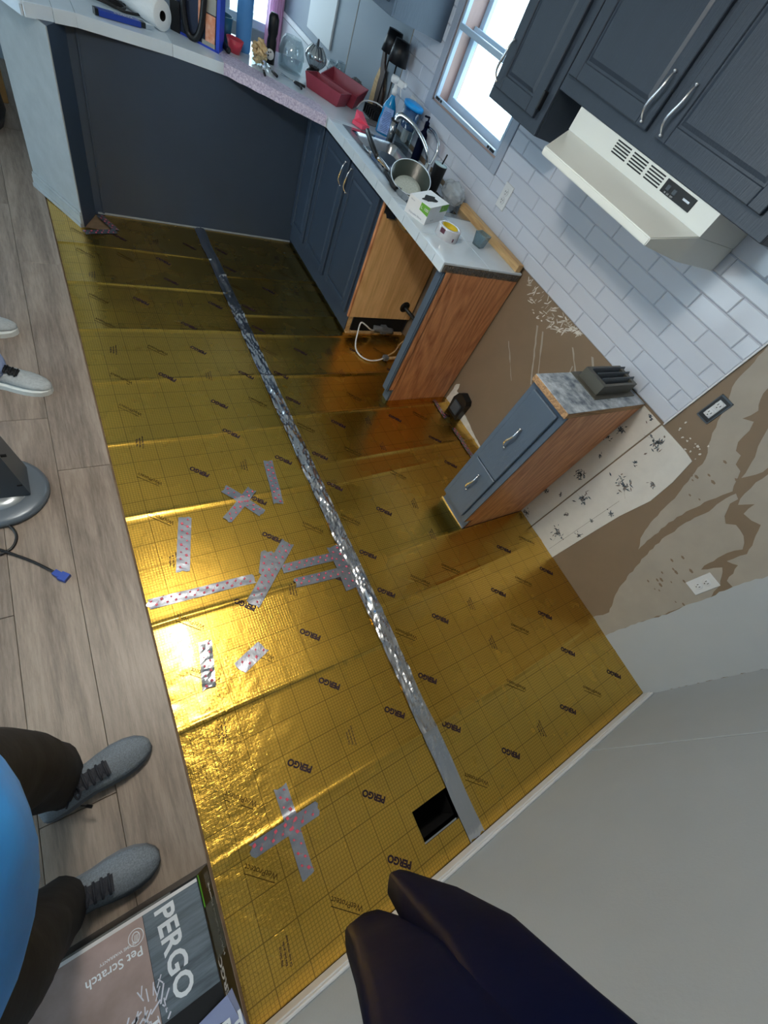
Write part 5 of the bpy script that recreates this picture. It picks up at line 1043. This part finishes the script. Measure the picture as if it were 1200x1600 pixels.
def shoe(parent, heel, toe, mU, mS, mL, name='shoe', w=.050, h=.085):
    heel = Vector(heel); toe = Vector(toe); d = (toe - heel); L_ = d.length; d.normalize(); s_ = Vector((-d.y, d.x, 0)); z0 = heel.z
    st = ((0.0, .60, .050, .8), (.06, .78, .070, .95), (.18, .86, .080, 1.0), (.30, .84, .082, .92), (.42, .86, .074, .85), (.55, .98, .062, .86), (.68, 1.04, .052, .88), (.80, .98, .044, .86), (.90, .80, .036, .82), (.97, .50, .028, .75), (1.0, .22, .022, .7))
    def ring(t, wk, hh, top, zb, full):
        c = heel + d * (L_ * t) + s_ * (.006 * math.sin(t * PI)); r = []
        for k in range(16):
            a = 2 * PI * k / 16; x = math.cos(a); y = math.sin(a); ww = w * wk * (1 if y < 0 else (1 - (1 - top * .7) * y))
            r.append(c + s_ * (x * ww) + Vector((0, 0, zb + (y * .5 + .5) * hh)))
        return r
    up = MB().loft([ring(t, wk * .97, hh, tp, .018, 1) for t, wk, hh, tp in st]); U = up.build(name, mU, parent)
    def sr(t, wk, k): c = heel + d * (L_ * t) + s_ * (.006 * math.sin(t * PI)); return [c + s_ * (x * w * wk * 1.05) + Vector((0, 0, z)) for x, z in ((-1, 0.0), (1, 0), (1.03, .024), (.8, .030), (-.8, .030), (-1.03, .024))]
    MB().loft([sr(t, wk, 0) for t, wk, hh, tp in st], True, False).build('sole', mS, U)
    b = MB(); tg = MB()
    def top(t): 
        for (a, _, h0, _), (c_, _, h1, _) in zip(st[:-1], st[1:]):
            if a <= t <= c_: return .018 + h0 + (h1 - h0) * (t - a) / (c_ - a)
    ts = [.34, .40, .46, .52, .58]
    tg.add([heel + d * (L_ * t) + s_ * (x * .020) + Vector((0, 0, top(t) + .0015)) for t in (.30, .38, .46, .54, .61) for x in (-1, 1)], [(2 * k, 2 * k + 2, 2 * k + 3, 2 * k + 1) for k in range(4)]); tg.build('tongue', mL, U)
    for i, t in enumerate(ts):
        p = lambda tt, x: heel + d * (L_ * tt) + s_ * (x * .024) + Vector((0, 0, top(tt) + .003 - abs(x) * .003))
        b.tube([p(t, -1), heel + d * (L_ * t) + Vector((0, 0, top(t) + .006)), p(t, 1)], .0028, 6, 2)
        if i < 4: b.tube([p(t, -1), p(ts[i + 1], 1)], .0026, 6, 1).tube([p(t, 1), p(ts[i + 1], -1)], .0026, 6, 1)
    q = heel + d * (L_ * .33) + Vector((0, 0, top(.34) + .006))
    for sg in (-1, 1): b.tube([q, q + s_ * (sg * .018) + d * .008 + Vector((0, 0, .008)), q + s_ * (sg * .034) - d * .004, q + s_ * (sg * .016) - d * .008, q], .0025, 6, 4).tube([q, q + s_ * (sg * .02) - d * .02, q + s_ * (sg * .035) - d * .035 - Vector((0, 0, .012))], .0025, 6, 3)
    b.build('laces', mL, U); return U

def person(label, px, py, yaw, colors, feet, legs, torso, group=None, tall=1.0):
    root = thing('person', label, 'person', (px, py, .006)); c, s_ = math.cos(yaw), math.sin(yaw)
    def P(a, b_, z): return (px + a * c - b_ * s_, py + a * s_ + b_ * c, z)
    # body: one continuous figure (pelvis root)
    J = [P(0, 0, .95) + (.12, .10), P(0, 0, 1.15) + (.13, .11), P(.01, 0, 1.33) + (.15, .11), P(.02, 0, 1.45) + (.06,), P(.04, 0, 1.52) + (.055,), P(.055, 0, 1.60) + (.085, .078), P(.06, 0, 1.68) + (.088, .078), P(.055, 0, 1.74) + (.05,)]
    E = [(0, 1), (1, 2), (2, 3), (3, 4), (4, 5), (5, 6), (6, 7)]
    for sg in (1, -1):
        n = len(J); J += [P(.01, .17 * sg, 1.40) + (.055,), P(-.03, .24 * sg, 1.15) + (.045,), P(-.02, .26 * sg, .95) + (.033,), P(.01, .265 * sg, .86) + (.034, .018)]; E += [(2, n), (n, n + 1), (n + 1, n + 2), (n + 2, n + 3)]
        for f, (da, L_) in enumerate(((-.026, .060), (-.009, .072), (.009, .068), (.025, .052))):
            m_ = len(J); J += [P(.01 + da, .265 * sg, .80) + (.0095,), P(.016 + da, .258 * sg, .80 - L_ * .55) + (.0085,), P(.024 + da, .245 * sg, .80 - L_) + (.007,)]; E += [(n + 3, m_), (m_, m_ + 1), (m_ + 1, m_ + 2)]
        m_ = len(J); J += [P(.045, .25 * sg, .84) + (.010,), P(.058, .24 * sg, .80) + (.0085,)]; E += [(n + 3, m_), (m_, m_ + 1)]
        lg = legs[0 if sg > 0 else 1]; n = len(J); J += [lg[2][:3] + (.085,), lg[1][:3] + (.06,), lg[0][:3] + (.042,)]; E += [(0, n), (n, n + 1), (n + 1, n + 2)]
    body = skin_mesh(J, E, M['skin'], 'body', root, 2)
    # face
    f = MB()
    for sg in (1, -1): f.lathe([(.001, -.006), (.011, -.003), (.012, .002), (.001, .008)], P(.132, .030 * sg, 1.655), 12, (c, s_, 0)).lathe([(.001, -.006), (.010, -.004), (.017, .004), (.001, .008)], P(.055, .083 * sg, 1.645), 10, (-s_ * sg, c * sg, 0), sy=1.7)
    f.tube([P(.128, 0, 1.66), P(.150, 0, 1.628), P(.136, 0, 1.618)], [.010, .014, .010], 8, 3); f.build('face_features', M['skin'], body)
    mo = MB(); mo.tube([P(.126, -.022, 1.585), P(.138, 0, 1.588), P(.126, .022, 1.585)], [.004, .007, .004], 8, 3); mo.build('mouth', mat('lips', (170, 100, 90), .5), body)
    h_ = MB(); h_.loft([[P(.05 + r * math.cos(a) * 1.1 - .012, r * math.sin(a), z + (.028 * math.cos(a) if r > .07 else 0)) for a in [2 * PI * k / 20 for k in range(20)]] for z, r in ((1.63, .092), (1.68, .100), (1.73, .092), (1.768, .06), (1.78, .01))]); h_.build('hair', M['hair'], body)
    # trousers: two legs joined at the seat
    tr_ = MB()
    for lg in legs:
        rings = []
        for i in range(17):
            t = i / 16 * (len(lg) - 1); k = min(int(t), len(lg) - 2); u = t - k; u2 = u * u * (3 - 2 * u); cpt = [lg[k][j] + (lg[k + 1][j] - lg[k][j]) * u2 for j in range(5)]
            rings.append([(cpt[0] + cpt[3] * math.cos(a) * (1 + .10 * mnoise.noise(Vector((a * 1.3, i * .55, lg[0][1] * 9)))), cpt[1] + cpt[4] * math.sin(a) * (1 + .10 * mnoise.noise(Vector((a * 1.3 + 4, i * .55, lg[0][1] * 9)))), cpt[2] + (.008 * math.sin(3 * a) if i == 0 else 0)) for a in [2 * PI * q / 22 for q in range(22)]])
        tr_.loft(rings)
    tr_.loft([[P(r1 * math.cos(a), r2 * math.sin(a), z) for a in [2 * PI * q / 24 for q in range(24)]] for z, r1, r2 in ((.80, .06, .10), (.86, .12, .17), (.95, .13, .18), (1.03, .12, .165))])
    tr_.build('trousers', colors[1], root)
    # top with sleeves
    tp = MB(); rings = []
    for z, dx, r1, r2 in torso:
        rings.append([P(dx + r1 * math.cos(a) * (1 + .05 * mnoise.noise(Vector((a * 1.7, z * 6, 1)))), r2 * math.sin(a) * (1 + .05 * mnoise.noise(Vector((a * 2.1, z * 5, 4)))), z + (.012 * math.sin(2 * a) if z == torso[0][0] else 0)) for a in [2 * PI * q / 32 for q in range(32)]])
    tp.loft(rings)
    for sg in (1, -1): tp.tube([P(.01, .12 * sg, 1.41), P(.005, .18 * sg, 1.37), P(-.025, .245 * sg, 1.15), P(-.015, .262 * sg, .92)], [.07, .068, .056, .046], 14, 4)
    T = tp.build('jacket', colors[0], root)
    for (h0, t0) in feet: shoe(root, h0, t0, colors[2], colors[3], colors[4])
    return root, T
tors = ((.865, .025, .155, .195), (.90, .03, .165, .205), (1.0, .035, .180, .205), (1.1, .025, .19, .20), (1.25, .01, .165, .195), (1.38, .01, .13, .18), (1.45, .01, .075, .10), (1.49, .01, .062, .075))
LA = ((-.305, .205, .075, .062, .088), (-.325, .215, .30, .085, .088), (-.335, .20, .52, .092, .095), (-.365, .13, .90, .12, .115))
LB = ((-.338, -.100, .075, .062, .070), (-.350, -.118, .30, .078, .080), (-.350, -.125, .52, .09, .09), (-.365, -.07, .90, .12, .115))
pA, tA = person('person in a blue jacket and black trousers standing on planks by the carton', -.370, .035, 0.0, (M['blue'], M['pants'], M['mesh_grey'], M['sole'], M['lace']),
       (((-.355, .135, .006), (-.076, .193, .006)), ((-.385, -.100, .006), (-.112, -.108, .006))), (LA, LB), tors)
b = MB(); b.obox((-.250, .098, .082), (-.236, .088, .085), .008, .004).obox((-.262, .105, .082), (-.25, .098, .082), .004, .003).build('ankle_zip', M['chrome'], pA)
o = Vector((-.178, -.02, .985)); 
LC = ((-.36, 1.86, .085, .075, .085), (-.40, 1.87, .30, .08, .085), (-.42, 1.88, .52, .09, .09), (-.46, 1.95, .90, .12, .115))
LD = ((-.42, 2.20, .085, .07, .08), (-.43, 2.18, .30, .08, .085), (-.44, 2.16, .52, .09, .09), (-.46, 2.07, .90, .12, .115))
person('person in pale blue jeans standing on the planks near the tower fan', -.48, 2.02, 0.0, (M['wknit'], M['jeans'], M['wknit'], M['wsole'], M['black']),
       (((-.405, 1.875, .006), (-.150, 1.775, .006)), ((-.50, 2.17, .006), (-.235, 2.185, .006))), (LD, LC), tors)

# ------------------------------------------------------------------ navy garment hanging by the near wall
ng = thing('hanging_jacket', 'dark navy jacket hanging with two empty sleeves before the near wall', 'jacket', (.22, -.33, .80))
def sleeve(rings, name):
    R = []
    for c, u, a, v, b_ in rings:
        c = Vector(c); u = Vector(u).normalized(); v = Vector(v).normalized(); R.append([c + u * (a * math.copysign(abs(math.cos(t)) ** .42, math.cos(t))) + v * (b_ * math.copysign(abs(math.sin(t)) ** .42, math.sin(t))) for t in [2 * PI * k / 20 for k in range(20)]])
    return MB().loft(R).build(name, M['navy'], ng)
sleeve([((.268, -.276, .845), (1, -.75, .1), .014, (.75, 1, 0), .012), ((.266, -.284, .862), (1, -.75, .1), .036, (.75, 1, 0), .018), ((.262, -.295, .95), (1, -.6, 0), .050, (.6, 1, 0), .026), ((.236, -.300, 1.12), (1, -.4, 0), .052, (.4, 1, 0), .036), ((.188, -.300, 1.30), (1, -.2, 0), .050, (.2, 1, 0), .045), ((.13, -.36, 1.55), (1, 0, 0), .09, (0, 1, 0), .055)], 'sleeve')
sleeve([((.196, -.292, .845), (1, -.35, .1), .018, (.35, 1, 0), .012), ((.186, -.300, .862), (1, -.35, .1), .042, (.35, 1, 0), .02), ((.176, -.296, .95), (1, -.3, 0), .048, (.3, 1, 0), .028), ((.150, -.285, 1.10), (1, -.2, 0), .056, (.2, 1, 0), .038), ((.11, -.295, 1.30), (1, 0, 0), .07, (0, 1, 0), .05), ((.09, -.34, 1.55), (1, 0, 0), .08, (0, 1, 0), .055)], 'sleeve')
MB().tube([(.148, -.276, .90), (.128, -.268, 1.0), (.104, -.255, 1.12), (.062, -.255, 1.28)], .004, 8, 4).build('edge_highlight', mat('highlight_navy', (30, 40, 70), .2), ng)  # added paler, glossier tube standing in for the sleeve's specular highlight
rr_ = []
for z, a, c_, cy in ((1.22, .10, .05, -.42), (1.3, .20, .075, -.44), (1.5, .24, .085, -.45), (1.62, .22, .08, -.45), (1.70, .10, .06, -.45)): rr_.append([(.15 + a * math.cos(q), cy + c_ * math.sin(q), z) for q in [2 * PI * k / 24 for k in range(24)]])
MB().loft(rr_).build('body', M['navy'], ng)
MB().tube([(.15, -.45, 1.69), (.15, -.45, 1.78), (.15, -.47, 1.81), (.15, -.49, 1.79)], .004, 8, 4).build('hanger_hook', M['chrome'], ng)
hk = thing('coat_hook', 'steel coat hook arm fixed high on the near wall', 'hook', (.15, YN, 1.78)); MB().box(.12, .18, YN, YN + .008, 1.74, 1.84, .002).tube([(.15, YN + .005, 1.79), (.15, -.52, 1.785), (.15, -.48, 1.79), (.15, -.465, 1.815)], .006, 8, 4).build('arm', M['pewter'], hk)
# shrub outside the kitchen window
sh = thing('shrub', 'pale green shrub outside the kitchen window', 'shrub', (3.0, 2.1, -.6)); bm = bmesh.new(); bmesh.ops.create_icosphere(bm, subdivisions=5, radius=1)
for v in bm.verts: p = v.co.copy(); d = 1 + .3 * mnoise.noise(p * 4) + .2 * mnoise.noise(p * 11); v.co = Vector((3.1 + p.x * .4 * d, 2.75 + p.y * .33 * d, .42 + p.z * .75 * d))
me = bpy.data.meshes.new('foliage'); bm.to_mesh(me); bm.free(); me.transform(Matrix.Translation((-3.0, -2.1, .6))); me.materials.append(mat('pale_foliage', (150, 190, 170), .8, var=.5, vscale=14)); o = bpy.data.objects.new('foliage', me); C.objects.link(o); o.parent = sh
MB().tube([(3.1, 2.75, -.6), (3.1, 2.75, .2)], .04, 8, 1).build('trunk', M['walnut'] if 'walnut' in M else bpy.data.materials['walnut'], sh)
